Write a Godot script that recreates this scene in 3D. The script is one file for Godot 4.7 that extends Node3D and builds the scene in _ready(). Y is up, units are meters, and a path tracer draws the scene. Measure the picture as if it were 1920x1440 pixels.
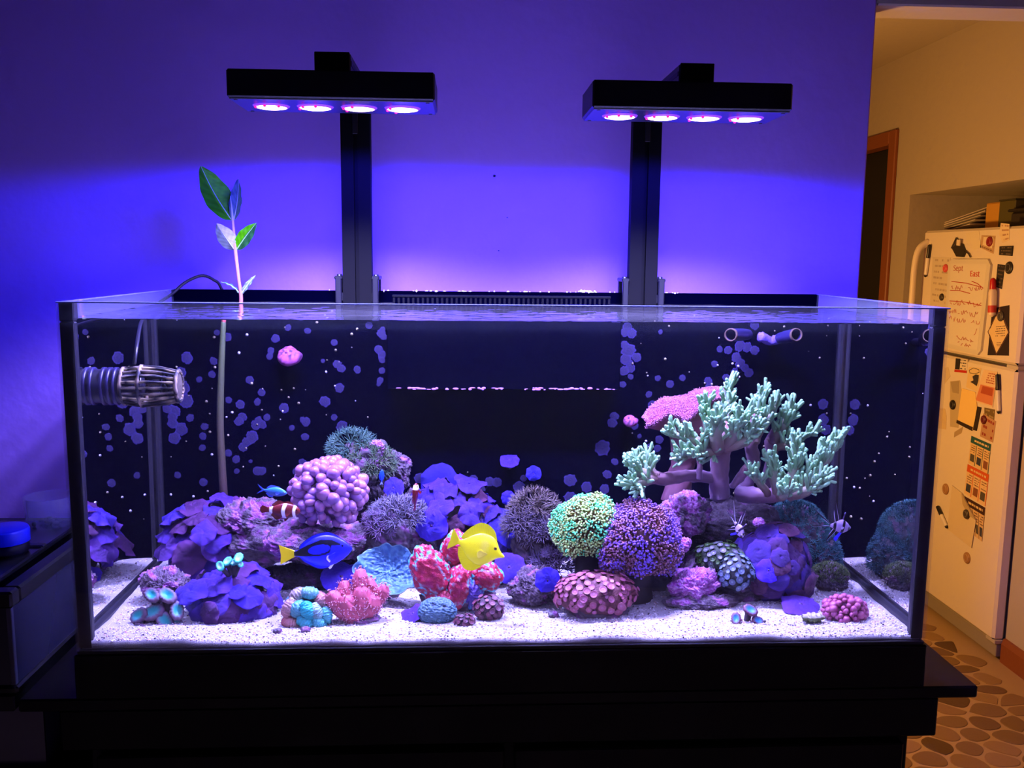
extends Node3D
# A reef aquarium under two LED fixtures, in a dark room beside a warm lit kitchen. Metres, y up, tank front glass at z = 0.

class MB:
	var v := PackedVector3Array()
	var c := PackedColorArray()
	var i := PackedInt32Array()
	func tri(a: int, b: int, d: int):
		i.append(a); i.append(b); i.append(d)
	func grid(nu: int, nv: int, f: Callable, flip := false):
		var s := v.size()
		for a in nu + 1:
			for b in nv + 1:
				var r = f.call(float(a) / nu, float(b) / nv)
				v.append(r[0]); c.append(r[1])
		for a in nu:
			for b in nv:
				var p := s + a * (nv + 1) + b
				var q := p + nv + 1
				if flip:
					tri(p, p + 1, q); tri(p + 1, q + 1, q)
				else:
					tri(p, q, p + 1); tri(p + 1, q, q + 1)
	func face(pts: Array, col: Color):
		var s := v.size()
		for p in pts:
			v.append(p); c.append(col)
		for k in range(1, pts.size() - 1):
			tri(s, s + k + 1, s + k)
	# a box with chamfered edges
	func box(at: Vector3, size: Vector3, ch := 0.0, col := Color.WHITE, bs := Basis()):
		var h := size / 2
		ch = minf(ch, minf(h.x, minf(h.y, h.z)) * 0.9)
		var ax := [Vector3.RIGHT, Vector3.UP, Vector3.BACK]
		for k in 3:
			var n: Vector3 = ax[k]
			var a: Vector3 = ax[(k + 1) % 3]
			var b: Vector3 = ax[(k + 2) % 3]
			var ha := h[(k + 1) % 3]
			var hb := h[(k + 2) % 3]
			for s in [1.0, -1.0]:
				var pts := []
				for q in [[1, 1], [-1, 1], [-1, -1], [1, -1]]:
					pts.append(at + bs * (n * h[k] * s + a * (ha - ch) * q[0] * s + b * (hb - ch) * q[1]))
				face(pts, col)
			if ch > 0.0:
				for sa in [1.0, -1.0]:
					for sb in [1.0, -1.0]:
						var e := [n * (h[k] - ch) + a * ha * sa + b * (hb - ch) * sb, n * (h[k] - ch) + a * (ha - ch) * sa + b * hb * sb, -n * (h[k] - ch) + a * (ha - ch) * sa + b * hb * sb, -n * (h[k] - ch) + a * ha * sa + b * (hb - ch) * sb]
						if sa * sb < 0: e.reverse()
						face(e.map(func(p): return at + bs * p), col)
	# an outline in x and y, pushed out along z by depth
	func prism(poly: Array, depth: float, xf := Transform3D(), col := Color.WHITE):
		var pk := PackedVector2Array(poly)
		if Geometry2D.is_polygon_clockwise(pk): pk.reverse()
		var t := Geometry2D.triangulate_polygon(pk)
		var n := pk.size()
		for s in 2:
			var o := v.size()
			for p in pk:
				v.append(xf * Vector3(p.x, p.y, depth * s)); c.append(col)
			for k in range(0, t.size(), 3):
				var m := [t[k], t[k + 1], t[k + 2]]
				var area := (pk[m[1]] - pk[m[0]]).cross(pk[m[2]] - pk[m[0]])
				if (area > 0) == (s == 1): m.reverse()
				tri(o + m[0], o + m[1], o + m[2])
		for k in n:
			var a := pk[k]
			var b := pk[(k + 1) % n]
			face([xf * Vector3(a.x, a.y, 0), xf * Vector3(b.x, b.y, 0), xf * Vector3(b.x, b.y, depth), xf * Vector3(a.x, a.y, depth)], col)
	func tube(pts: Array, rad: Array, sides := 8, col := Color.WHITE, col2 = null, noise: FastNoiseLite = null, amp := 0.0, cap := true):
		var n := pts.size()
		var P := pts.duplicate()
		var R := rad.duplicate()
		if cap:
			var d0: Vector3 = (pts[0] - pts[1]).normalized()
			var d1: Vector3 = (pts[n - 1] - pts[n - 2]).normalized()
			P = [pts[0] + d0 * rad[0] * 0.6] + pts.duplicate() + [pts[n - 1] + d1 * rad[n - 1] * 0.7, pts[n - 1] + d1 * rad[n - 1]]
			R = [rad[0] * 0.05] + rad.duplicate() + [rad[n - 1] * 0.7, rad[n - 1] * 0.05]
		var m := P.size()
		var side := Vector3.ZERO
		var s := v.size()
		for k in m:
			var t: Vector3 = (P[mini(k + 1, m - 1)] - P[maxi(k - 1, 0)]).normalized()
			if k == 0:
				side = t.cross(Vector3.UP if absf(t.y) < 0.9 else Vector3.RIGHT).normalized()
			side = (side - t * side.dot(t)).normalized()
			var up := t.cross(side)
			var cc: Color = col if col2 == null else col.lerp(col2, float(k) / (m - 1))
			for j in sides:
				var an := TAU * j / sides
				var dir := side * cos(an) + up * sin(an)
				var p: Vector3 = P[k] + dir * R[k]
				if noise: p += dir * noise.get_noise_3dv(p) * amp * minf(1.0, R[k] / amp)
				v.append(p); c.append(cc)
		for k in m - 1:
			for j in sides:
				var p := s + k * sides + j
				var q := s + k * sides + (j + 1) % sides
				tri(p, p + sides, q); tri(q, p + sides, q + sides)
	# profile of (radius, height) turned round the y axis
	func lathe(prof: Array, sides := 24, xf := Transform3D(), col := Color.WHITE):
		var s := v.size()
		for p in prof:
			for j in sides:
				var an := TAU * j / sides
				v.append(xf * Vector3(p.x * cos(an), p.y, p.x * sin(an))); c.append(col)
		for k in prof.size() - 1:
			for j in sides:
				var p := s + k * sides + j
				var q := s + k * sides + (j + 1) % sides
				tri(p, p + sides, q); tri(q, p + sides, q + sides)
	func ball(at: Vector3, r, nu := 10, nv := 6, col := Color.WHITE, bs := Basis()):
		var rv: Vector3 = r if r is Vector3 else Vector3(r, r, r)
		grid(nu, nv, func(a, b):
			var d := Vector3(sin(PI * b) * cos(TAU * a), cos(PI * b), sin(PI * b) * sin(TAU * a))
			return [at + bs * (d * rv), col])
	# a ball whose surface is pushed in and out; shape(direction) gives the factor, tint(direction, factor) the colour
	func blob(at: Vector3, r: Vector3, nu: int, nv: int, shape: Callable, tint: Callable, bs := Basis()):
		grid(nu, nv, func(a, b):
			var an: float = TAU * (0.0 if a == 1.0 else a)
			var d := Vector3(sin(PI * b) * cos(an), cos(PI * b), sin(PI * b) * sin(an))
			var k: float = shape.call(d)
			return [at + bs * (d * r * k), tint.call(d, k)])
	func mesh() -> ArrayMesh:
		var n := PackedVector3Array()
		n.resize(v.size())
		for k in range(0, i.size(), 3):
			var f := (v[i[k + 2]] - v[i[k]]).cross(v[i[k + 1]] - v[i[k]])
			n[i[k]] += f; n[i[k + 1]] += f; n[i[k + 2]] += f
		for k in n.size():
			n[k] = n[k].normalized() if n[k].length_squared() > 0.0 else Vector3.UP
		var a := []
		a.resize(Mesh.ARRAY_MAX)
		a[Mesh.ARRAY_VERTEX] = v; a[Mesh.ARRAY_NORMAL] = n; a[Mesh.ARRAY_COLOR] = c; a[Mesh.ARRAY_INDEX] = i
		var m := ArrayMesh.new()
		m.add_surface_from_arrays(Mesh.PRIMITIVE_TRIANGLES, a)
		return m

var rng := RandomNumberGenerator.new()
var taken := {}
var bumps := {}

func nz(sd: int, freq: float, octaves := 3, kind := FastNoiseLite.TYPE_SIMPLEX_SMOOTH, fractal := FastNoiseLite.FRACTAL_FBM) -> FastNoiseLite:
	var n := FastNoiseLite.new()
	n.seed = sd; n.frequency = freq; n.noise_type = kind; n.fractal_type = fractal; n.fractal_octaves = octaves
	return n

var deep := 1.0

func hue(r: float, g: float, b: float) -> Color:        # an sRGB colour as linear vertex colour; deep darkens and saturates reef colours for stronger contrast
	var c := Color(r, g, b).srgb_to_linear()
	if deep == 1.0: return c
	var l := c.get_luminance()
	return Color(maxf(0.0, l + (c.r - l) * 1.3) * deep, maxf(0.0, l + (c.g - l) * 1.3) * deep, maxf(0.0, l + (c.b - l) * 1.3) * deep)

func rnd(a: float, b: float) -> float:
	return rng.randf_range(a, b)

func rdir() -> Vector3:
	return Vector3(rng.randfn(), rng.randfn(), rng.randfn()).normalized()

func bump(sd: int, freq: float, cell := false, octaves := 3) -> NoiseTexture2D:
	var key := "%d %f %s %d" % [sd, freq, cell, octaves]
	if not bumps.has(key):
		var t := NoiseTexture2D.new()
		t.width = 512; t.height = 512; t.seamless = true
		t.noise = nz(sd, freq, octaves, FastNoiseLite.TYPE_CELLULAR if cell else FastNoiseLite.TYPE_SIMPLEX_SMOOTH)
		bumps[key] = t
	return bumps[key]

func mat(col, rough := 0.6, metal := 0.0, spec := 0.5) -> StandardMaterial3D:
	var m := StandardMaterial3D.new()
	if col == null:
		m.vertex_color_use_as_albedo = true
	else:
		m.albedo_color = col
	m.roughness = rough; m.metallic = metal; m.metallic_specular = spec
	return m

func relief(m: StandardMaterial3D, tex: Texture2D, scale: float, per_metre: float) -> StandardMaterial3D:
	m.heightmap_enabled = true; m.heightmap_texture = tex; m.heightmap_scale = scale
	m.uv1_triplanar = true; m.uv1_scale = Vector3.ONE * per_metre
	return m

func numbered(n: String) -> String:
	if not taken.has(n):
		taken[n] = 0
		return n
	taken[n] += 1
	return "%s_%03d" % [n, taken[n]]

func tag(o: Node, label: String, category: String, group := "", kind := "") -> void:
	if label: o.set_meta("label", label)
	if category: o.set_meta("category", category)
	if group: o.set_meta("group", group)
	if kind: o.set_meta("kind", kind)

func thing(called: String, label: String, category: String, at := Vector3.ZERO, group := "") -> Node3D:
	var o := Node3D.new()
	o.name = numbered(called); o.position = at
	add_child(o)
	tag(o, label, category, group)
	return o

func part(called: String, shape, m: Material, parent: Node = self, xf := Transform3D()) -> MeshInstance3D:
	var o := MeshInstance3D.new()
	o.mesh = shape.mesh() if shape is MB else shape
	o.material_override = m
	o.transform = xf
	if parent == self:
		o.name = numbered(called)
		add_child(o)
	else:
		var k := "n_" + called
		var used: int = parent.get_meta(k) if parent.has_meta(k) else 0
		parent.set_meta(k, used + 1)
		o.name = called if used == 0 else "%s_%03d" % [called, used]
		parent.add_child(o, true)
	return o

func structure(called: String, shape, m: Material, label: String) -> MeshInstance3D:
	var o := part(called, shape, m)
	tag(o, label, "", "", "structure")
	return o

func boxed(at: Vector3, size: Vector3, ch := 0.0, col := Color.WHITE) -> MB:
	var b := MB.new()
	b.box(at, size, ch, col)
	return b

func span(lo: Vector3, hi: Vector3, ch := 0.0) -> MB:
	return boxed((lo + hi) / 2, hi - lo, ch)

func spline(pts: Array, n: int) -> Array:
	var out := []
	var m := pts.size() - 1
	for k in n + 1:
		var t := float(k) / n * m
		var s := mini(int(t), m - 1)
		var f := t - s
		var a = pts[maxi(s - 1, 0)]
		var d = pts[mini(s + 2, m)]
		out.append(pts[s].cubic_interpolate(pts[s + 1], a, d, f) if not pts[s] is float else cubic_interpolate(pts[s], pts[s + 1], a, d, f))
	return out

func many(called: String, shape: Mesh, m: Material, places: Array, parent: Node, tints := []) -> MultiMeshInstance3D:
	var mm := MultiMesh.new()
	mm.transform_format = MultiMesh.TRANSFORM_3D
	mm.use_colors = tints.size() > 0
	mm.mesh = shape
	mm.instance_count = places.size()
	for k in places.size():
		mm.set_instance_transform(k, places[k])
		if tints.size(): mm.set_instance_color(k, tints[k])
	var o := MultiMeshInstance3D.new()
	o.name = called; o.multimesh = mm; o.material_override = m
	o.set_meta("kind", "stuff")
	parent.add_child(o, true)
	return o

func aim(dir: Vector3, twist := 0.0) -> Basis:            # a basis whose y axis points along dir
	var y := dir.normalized()
	var x := y.cross(Vector3.BACK if absf(y.z) < 0.9 else Vector3.RIGHT).normalized()
	return Basis(x, y, x.cross(y)) * Basis(Vector3.UP, twist)

const VIOLET := Color(0.36, 0.10, 1.0)
const LAMP_Z := -0.205

func _ready() -> void:
	rng.seed = 7
	var cam := Camera3D.new()
	cam.name = "camera"
	cam.transform = Transform3D(Basis(Vector3(0.9987, 0.0099, 0.0499), Vector3(-0.0028, 0.9902, -0.1395), Vector3(-0.0508, 0.1392, 0.989)), Vector3(-0.0813, 1.57, 1.5437))
	cam.fov = 46.0052
	cam.near = 0.05
	cam.current = true
	add_child(cam)
	var env := Environment.new()
	env.background_mode = Environment.BG_COLOR
	env.background_color = Color.BLACK
	env.tonemap_mode = Environment.TONE_MAPPER_LINEAR
	env.tonemap_exposure = 1.0
	env.sdfgi_enabled = true
	env.ssao_enabled = true
	env.ssil_enabled = true
	var we := WorldEnvironment.new()
	we.name = "world_environment"
	we.environment = env
	add_child(we)
	lamps()
	room()
	aquarium()
	water_and_sand()
	stand()
	equipment()
	reef()
	fishes()
	kitchen()
	left_side()

# ---------------------------------------------------------------- lamps
func spot(parent: Node, at: Vector3, col: Color, energy: float, angle: float, blend: float) -> void:
	var l := SpotLight3D.new()
	l.name = "spot_light"
	l.position = at
	l.rotation_degrees.x = -90
	l.light_color = col
	l.light_energy = energy
	l.spot_angle = angle
	l.spot_angle_attenuation = blend
	l.spot_range = 6.0
	l.spot_attenuation = 2.0
	l.light_size = 0.03
	l.shadow_enabled = true
	parent.add_child(l, true)

func fixture(at: Vector3, post_x: float, label: String, arm_x: float) -> void:
	# at: middle of the housing's underside
	var t := thing("aquarium_light", label, "light fixture", at, "reef lights on black posts")
	var black := mat(Color(0.05, 0.05, 0.055), 0.42)
	var body := MB.new()
	body.box(Vector3(0, 0.026, 0), Vector3(0.366, 0.049, 0.15), 0.003)
	part("housing", body, black, t)
	part("base_plate", boxed(Vector3(0, 0.0005, 0), Vector3(0.36, 0.003, 0.144), 0.001), mat(Color(0.12, 0.12, 0.13), 0.35), t)
	for s in [-1, 1]:
		for q in [-1, 1]:
			var sc := MB.new()
			sc.lathe([Vector2(0.0001, -0.0016), Vector2(0.0035, -0.0016), Vector2(0.0038, 0.0)], 10, Transform3D(Basis(), Vector3(s * 0.17, -0.0005, q * 0.064)))
			part("screw", sc, mat(Color(0.2, 0.2, 0.2), 0.3, 0.9), t)
	var glow := mat(Color(0.9, 0.85, 1.0), 0.3)
	glow.emission_enabled = true; glow.emission = Color(0.86, 0.72, 1.0); glow.emission_energy_multiplier = 7.0
	var pink := mat(Color(0.9, 0.2, 0.5), 0.3)
	pink.emission_enabled = true; pink.emission = Color(1.0, 0.1, 0.45); pink.emission_energy_multiplier = 1.6
	var blue := mat(Color(0.2, 0.2, 1.0), 0.3)
	blue.emission_enabled = true; blue.emission = Color(0.35, 0.12, 1.0); blue.emission_energy_multiplier = 3.0
	for k in 4:
		var x := (k - 1.5) * 0.0805
		var lens := MB.new()
		lens.lathe([Vector2(0.0001, -0.0065), Vector2(0.02, -0.006), Vector2(0.0285, -0.0042)], 28, Transform3D(Basis(), Vector3(x, 0, 0)))
		var o := part("led_lens", lens, glow, t)
		var ring := MB.new()
		ring.lathe([Vector2(0.0285, -0.0042), Vector2(0.0315, -0.003), Vector2(0.0335, -0.001)], 28, Transform3D(Basis(), Vector3(x, 0, 0)))
		part("bloom_ring", ring, blue, o)  # glowing ring stands in for the violet bloom round the lens
		for j in 3:
			var an := 0.9 + j * 0.9 + k * 0.5
			var dot := MB.new()
			dot.ball(Vector3(x + 0.0285 * cos(an), -0.0045, 0.0285 * sin(an)), 0.003, 8, 5)
			part("red_diode", dot, pink, o)
		spot(t, Vector3(x, -0.009, 0), Color(0.14, 0.11, 1.0), 0.46, 87.5, 0.12)
		spot(t, Vector3(x, -0.009, 0), Color(0.69, 0.665, 1.0), 1.9, 66.5, 0.6)
	# the arm over the top and the slotted post behind
	var arm := MB.new()
	var ax := arm_x - at.x
	var h := 0.051
	arm.box(Vector3(ax, h + 0.026, -0.165), Vector3(0.066, 0.036, 0.36), 0.004)
	part("arm", arm, black, t)
	part("arm_groove", boxed(Vector3(ax + (0.0335 if ax < 0 else -0.0335), h + 0.026, -0.165), Vector3(0.001, 0.008, 0.34)), mat(Color(0.02, 0.02, 0.02), 0.5), t)
	part("arm_cap", boxed(Vector3(ax, h + 0.026, 0.0165), Vector3(0.064, 0.034, 0.003), 0.001), black, t)
	for s in [-1, 1]:
		part("hanger", boxed(Vector3(ax + s * 0.02, h + 0.0045, 0.0), Vector3(0.012, 0.011, 0.05), 0.001), black, t)
	var px := post_x - at.x
	var pz := -0.572 - at.z
	var top := h + 0.0
	var low := 1.452 - at.y
	var post := MB.new()
	var w := 0.033
	post.prism([Vector2(-w, 0.015), Vector2(w, 0.015), Vector2(w, -0.015), Vector2(0.0045, -0.015), Vector2(0.0045, -0.006), Vector2(-0.0045, -0.006), Vector2(-0.0045, -0.015), Vector2(-w, -0.015)], top - low, Transform3D(Basis(Vector3.RIGHT, Vector3.FORWARD, Vector3.UP), Vector3(px, low, pz)))
	part("post", post, mat(Color(0.03, 0.03, 0.035), 0.6, 0.0, 0.2), t)
	part("post_collar", boxed(Vector3(px, top - 0.03, pz + 0.017), Vector3(0.012, 0.05, 0.006), 0.001), black, t)
	for s in [-1, 1]:
		var cl := MB.new()
		var cx: float = px + s * 0.042
		cl.box(Vector3(cx, 1.489 - at.y, -0.5535 - at.z), Vector3(0.014, 0.068, 0.012), 0.002)
		cl.box(Vector3(cx, 1.519 - at.y, -0.583 - at.z), Vector3(0.018, 0.008, 0.07), 0.002)
		cl.box(Vector3(cx, 1.489 - at.y, -0.612 - at.z), Vector3(0.014, 0.06, 0.012), 0.002)
		cl.box(Vector3(px + s * 0.034, 1.475 - at.y, -0.565 - at.z), Vector3(0.014, 0.02, 0.014), 0.002)
		var c := part("clamp", cl, mat(Color(0.07, 0.07, 0.09), 0.4), t)
		var scr := MB.new()
		scr.lathe([Vector2(0.0001, 0.004), Vector2(0.006, 0.004), Vector2(0.006, -0.002)], 14, Transform3D(Basis(), Vector3(cx, 1.523 - at.y, -0.57 - at.z)))
		part("clamp_screw", scr, mat(Color(0.25, 0.25, 0.3), 0.3, 0.8), c)

func lamps() -> void:
	fixture(Vector3(-0.3215, 1.843, LAMP_Z), -0.331, "black reef light fixture with four violet LEDs on the post beside the green seedling", -0.3272)
	fixture(Vector3(0.3278, 1.8365, LAMP_Z), 0.330, "black reef light fixture with four violet LEDs on the post nearer the kitchen", 0.3476)

# ---------------------------------------------------------------- room
func room() -> void:
	var violet_lit_paint := relief(mat(Color(0.68, 0.51, 0.93), 0.85, 0.0, 0.3), bump(3, 0.02, false, 4), 0.12, 1.4)  # lavender base colour carries part of the lamps' blue-violet light
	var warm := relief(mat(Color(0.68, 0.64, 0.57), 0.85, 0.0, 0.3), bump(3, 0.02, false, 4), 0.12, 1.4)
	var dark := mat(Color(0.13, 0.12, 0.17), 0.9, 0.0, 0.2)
	structure("wall_back", span(Vector3(-2.6, 0, -0.82), Vector3(0.907, 2.56, -0.70), 0.004), violet_lit_paint, "painted wall behind the aquarium, with lamp violet put into its colour")
	for p in [Vector3(-0.0139, 1.7639, -0.699), Vector3(-0.0021, 1.5848, -0.699), Vector3(0.0181, 1.6649, -0.699)]:
		var d := MB.new()
		d.ball(p, Vector3(0.0035, 0.003, 0.0015) * (1.0 if p.y > 1.7 else 0.5), 8, 5)
		part("wall_mark", d, mat(Color(0.12, 0.1, 0.12), 0.8), get_node("wall_back"))
	structure("wall_header", span(Vector3(0.907, 2.181, -0.82), Vector3(2.05, 2.56, -0.70), 0.004), warm, "painted bulkhead over the opening into the kitchen")
	structure("ceiling", span(Vector3(-2.7, 2.56, -4.7), Vector3(3.0, 2.66, -0.76)), warm, "plain painted ceiling over the kitchen")
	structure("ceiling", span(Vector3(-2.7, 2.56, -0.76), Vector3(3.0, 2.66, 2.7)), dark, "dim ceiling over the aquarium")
	var floor_mat := relief(mat(Color(0.66, 0.55, 0.40), 0.55, 0.0, 0.4), bump(5, 0.05, false, 4), 0.03, 2.0)
	var fl := structure("floor", span(Vector3(-2.7, -0.1, -4.7), Vector3(3.0, 0, 2.7)), floor_mat, "vinyl kitchen floor with brown river stones in tan grout")
	stones(fl)
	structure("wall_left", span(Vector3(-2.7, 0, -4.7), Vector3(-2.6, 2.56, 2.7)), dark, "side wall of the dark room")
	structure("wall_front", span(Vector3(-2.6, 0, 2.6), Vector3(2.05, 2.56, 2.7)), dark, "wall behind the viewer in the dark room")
	structure("wall_far", span(Vector3(-2.6, 0, -4.7), Vector3(2.05, 2.56, -4.6)), warm, "far kitchen wall")
	# the kitchen side wall with the fridge alcove and a doorway cut into it
	for c in [[Vector3(2.05, 0, -1.752), Vector3(2.95, 2.56, 2.6)], [Vector3(2.05, 1.884, -2.79), Vector3(2.95, 2.56, -1.752)], [Vector3(2.85, 0, -2.79), Vector3(2.95, 1.884, -1.752)], [Vector3(2.05, 0, -3.02), Vector3(2.95, 2.56, -2.79)], [Vector3(2.05, 2.17, -3.85), Vector3(2.95, 2.56, -3.02)], [Vector3(2.2, 0, -3.85), Vector3(2.95, 2.17, -3.02)], [Vector3(2.05, 0, -4.6), Vector3(2.95, 2.56, -3.85)]]:
		structure("wall_right", span(c[0], c[1]), warm, "cream kitchen side wall with an alcove for the refrigerator and a doorway")
	var wood := relief(mat(Color(0.50, 0.27, 0.13), 0.5), bump(9, 0.03, false, 4), 0.05, 3.0)
	var dr := structure("door_1", span(Vector3(2.13, 0.005, -3.83), Vector3(2.17, 2.15, -3.035), 0.003), mat(Color(0.045, 0.035, 0.035), 0.7), "near-black slab standing for the unlit doorway in a brown wooden casing")  # added slab, its near-black colour stands for the darkness of the doorway
	var cas := MB.new()
	for c in [[Vector3(2.032, 0, -3.02), Vector3(2.052, 2.215, -2.945)], [Vector3(2.032, 0, -3.92), Vector3(2.052, 2.215, -3.845)], [Vector3(2.032, 2.145, -3.845), Vector3(2.052, 2.215, -3.02)]]:
		cas.box((c[0] + c[1]) / 2, c[1] - c[0], 0.005)
	part("casing", cas, wood, dr)
	var jam := MB.new()
	jam.box(Vector3(2.09, 1.08, -3.027), Vector3(0.08, 2.16, 0.014), 0.002)
	jam.box(Vector3(2.09, 2.157, -3.43), Vector3(0.08, 0.014, 0.8), 0.002)
	part("jamb", jam, wood, dr)
	part("door_stop", boxed(Vector3(2.11, 1.07, -3.045), Vector3(0.02, 2.14, 0.022), 0.002), wood, dr)
	var bb := MB.new()
	bb.prism([Vector2(0, 0), Vector2(0.016, 0), Vector2(0.016, 0.075), Vector2(0.008, 0.095), Vector2(0, 0.098)], 4.3, Transform3D(Basis(Vector3.LEFT, Vector3.UP, Vector3.BACK), Vector3(2.05, 0, -1.752)))
	structure("baseboard_right", bb, wood, "reddish wooden baseboard along the kitchen wall beside the refrigerator")

func stones(fl: Node) -> void:
	var mats := []
	for c in [Color(0.47, 0.36, 0.22), Color(0.52, 0.40, 0.25), Color(0.42, 0.31, 0.18), Color(0.56, 0.44, 0.29), Color(0.33, 0.235, 0.13)]:
		mats.append(relief(mat(c, 0.5, 0.0, 0.4), bump(5, 0.05, false, 4), 0.04, 3.0))
	var sx := 0.112
	var sz := 0.078
	var at := func(a: int, b: int) -> Vector2:
		var r := RandomNumberGenerator.new()
		r.seed = a * 7919 + b * 104729 + 11
		r.randf()
		return Vector2(0.74 + sx * (a + (0.5 if b % 2 else 0.0) + r.randf_range(-0.34, 0.34)), -2.62 + sz * (b + r.randf_range(-0.36, 0.36)))
	for a in 12:
		for b in 24:
			var p: Vector2 = at.call(a, b)
			if p.x > 1.96: continue
			var cell := PackedVector2Array([p + Vector2(-0.09, -0.06), p + Vector2(0.09, -0.06), p + Vector2(0.09, 0.06), p + Vector2(-0.09, 0.06)])
			for da in range(-2, 3):
				for db in range(-2, 3):
					if da == 0 and db == 0: continue
					var q: Vector2 = at.call(a + da, b + db)
					var m := (p + q) / 2
					var n := (q - p).normalized()
					var out := PackedVector2Array()
					for k in cell.size():
						var u := cell[k]
						var v := cell[(k + 1) % cell.size()]
						var du := (u - m).dot(n)
						var dv := (v - m).dot(n)
						if du <= 0: out.append(u)
						if du * dv < 0: out.append(u.lerp(v, du / (du - dv)))
					cell = out
			var shr := Geometry2D.offset_polygon(cell, -0.0045)
			if shr.is_empty() or shr[0].size() < 3: continue
			var ring: PackedVector2Array = shr[0]
			for it in 2:
				var o2 := PackedVector2Array()
				for k in ring.size():
					var u := ring[k]
					var v := ring[(k + 1) % ring.size()]
					o2.append(u.lerp(v, 0.25)); o2.append(u.lerp(v, 0.75))
				ring = o2
			var s := MB.new()
			var n0 := ring.size()
			for lev in [[1.0, 0.0], [0.98, 0.0016], [0.94, 0.002]]:
				for u in ring:
					var w: Vector2 = p + (u - p) * lev[0]
					s.v.append(Vector3(w.x, lev[1], w.y)); s.c.append(Color.WHITE)
			for lev in 2:
				for k in n0:
					var i0: int = lev * n0 + k
					var i1: int = lev * n0 + (k + 1) % n0
					s.tri(i0, i1, i0 + n0); s.tri(i1, i1 + n0, i0 + n0)
			s.v.append(Vector3(p.x, 0.002, p.y)); s.c.append(Color.WHITE)
			for k in n0:
				s.tri(2 * n0 + k, 2 * n0 + (k + 1) % n0, 3 * n0)
			var pick := rng.randi() % 9
			part("stone", s, mats[pick if pick < 4 else (4 if pick == 4 else pick - 5)], fl)

# ---------------------------------------------------------------- aquarium
func glass(tint := Color(0.9, 0.95, 1.0), a := 0.04) -> StandardMaterial3D:
	var m := mat(Color(tint.r, tint.g, tint.b, a), 0.0)
	m.transparency = BaseMaterial3D.TRANSPARENCY_ALPHA
	return m

func own(called: String, shape, m: Material, root: Node3D) -> MeshInstance3D:      # a part modelled in room coordinates
	return part(called, shape, m, root, Transform3D(Basis(), -root.position))

func patch_mesh(sd: int) -> ArrayMesh:
	var n := nz(sd, 1.3, 2)
	var b := MB.new()
	b.grid(30, 9, func(u, v):
		var an: float = TAU * (0.0 if u == 1.0 else u)
		var r: float = v * (1.0 + 0.22 * n.get_noise_2d(cos(an) * 2, sin(an) * 2) + 0.05 * sin(an * 7 + sd) + 0.03 * sin(an * 11 + sd * 2))
		var ring := 0.5 + 0.5 * sin(v * 15.0 + sd)
		var h = 0.08 * (1.0 - pow(v, 4)) + 0.07 * ring * (1.0 - v)
		var k := 0.55 + 0.45 * ring + 0.25 * n.get_noise_2d(cos(an) * 6 * v + 5, sin(an) * 6 * v)
		if v > 0.88: k = 1.5
		return [Vector3(r * cos(an), r * sin(an), h), Color(0.010, 0.004, 0.055) * k])
	return b.mesh()

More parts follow.
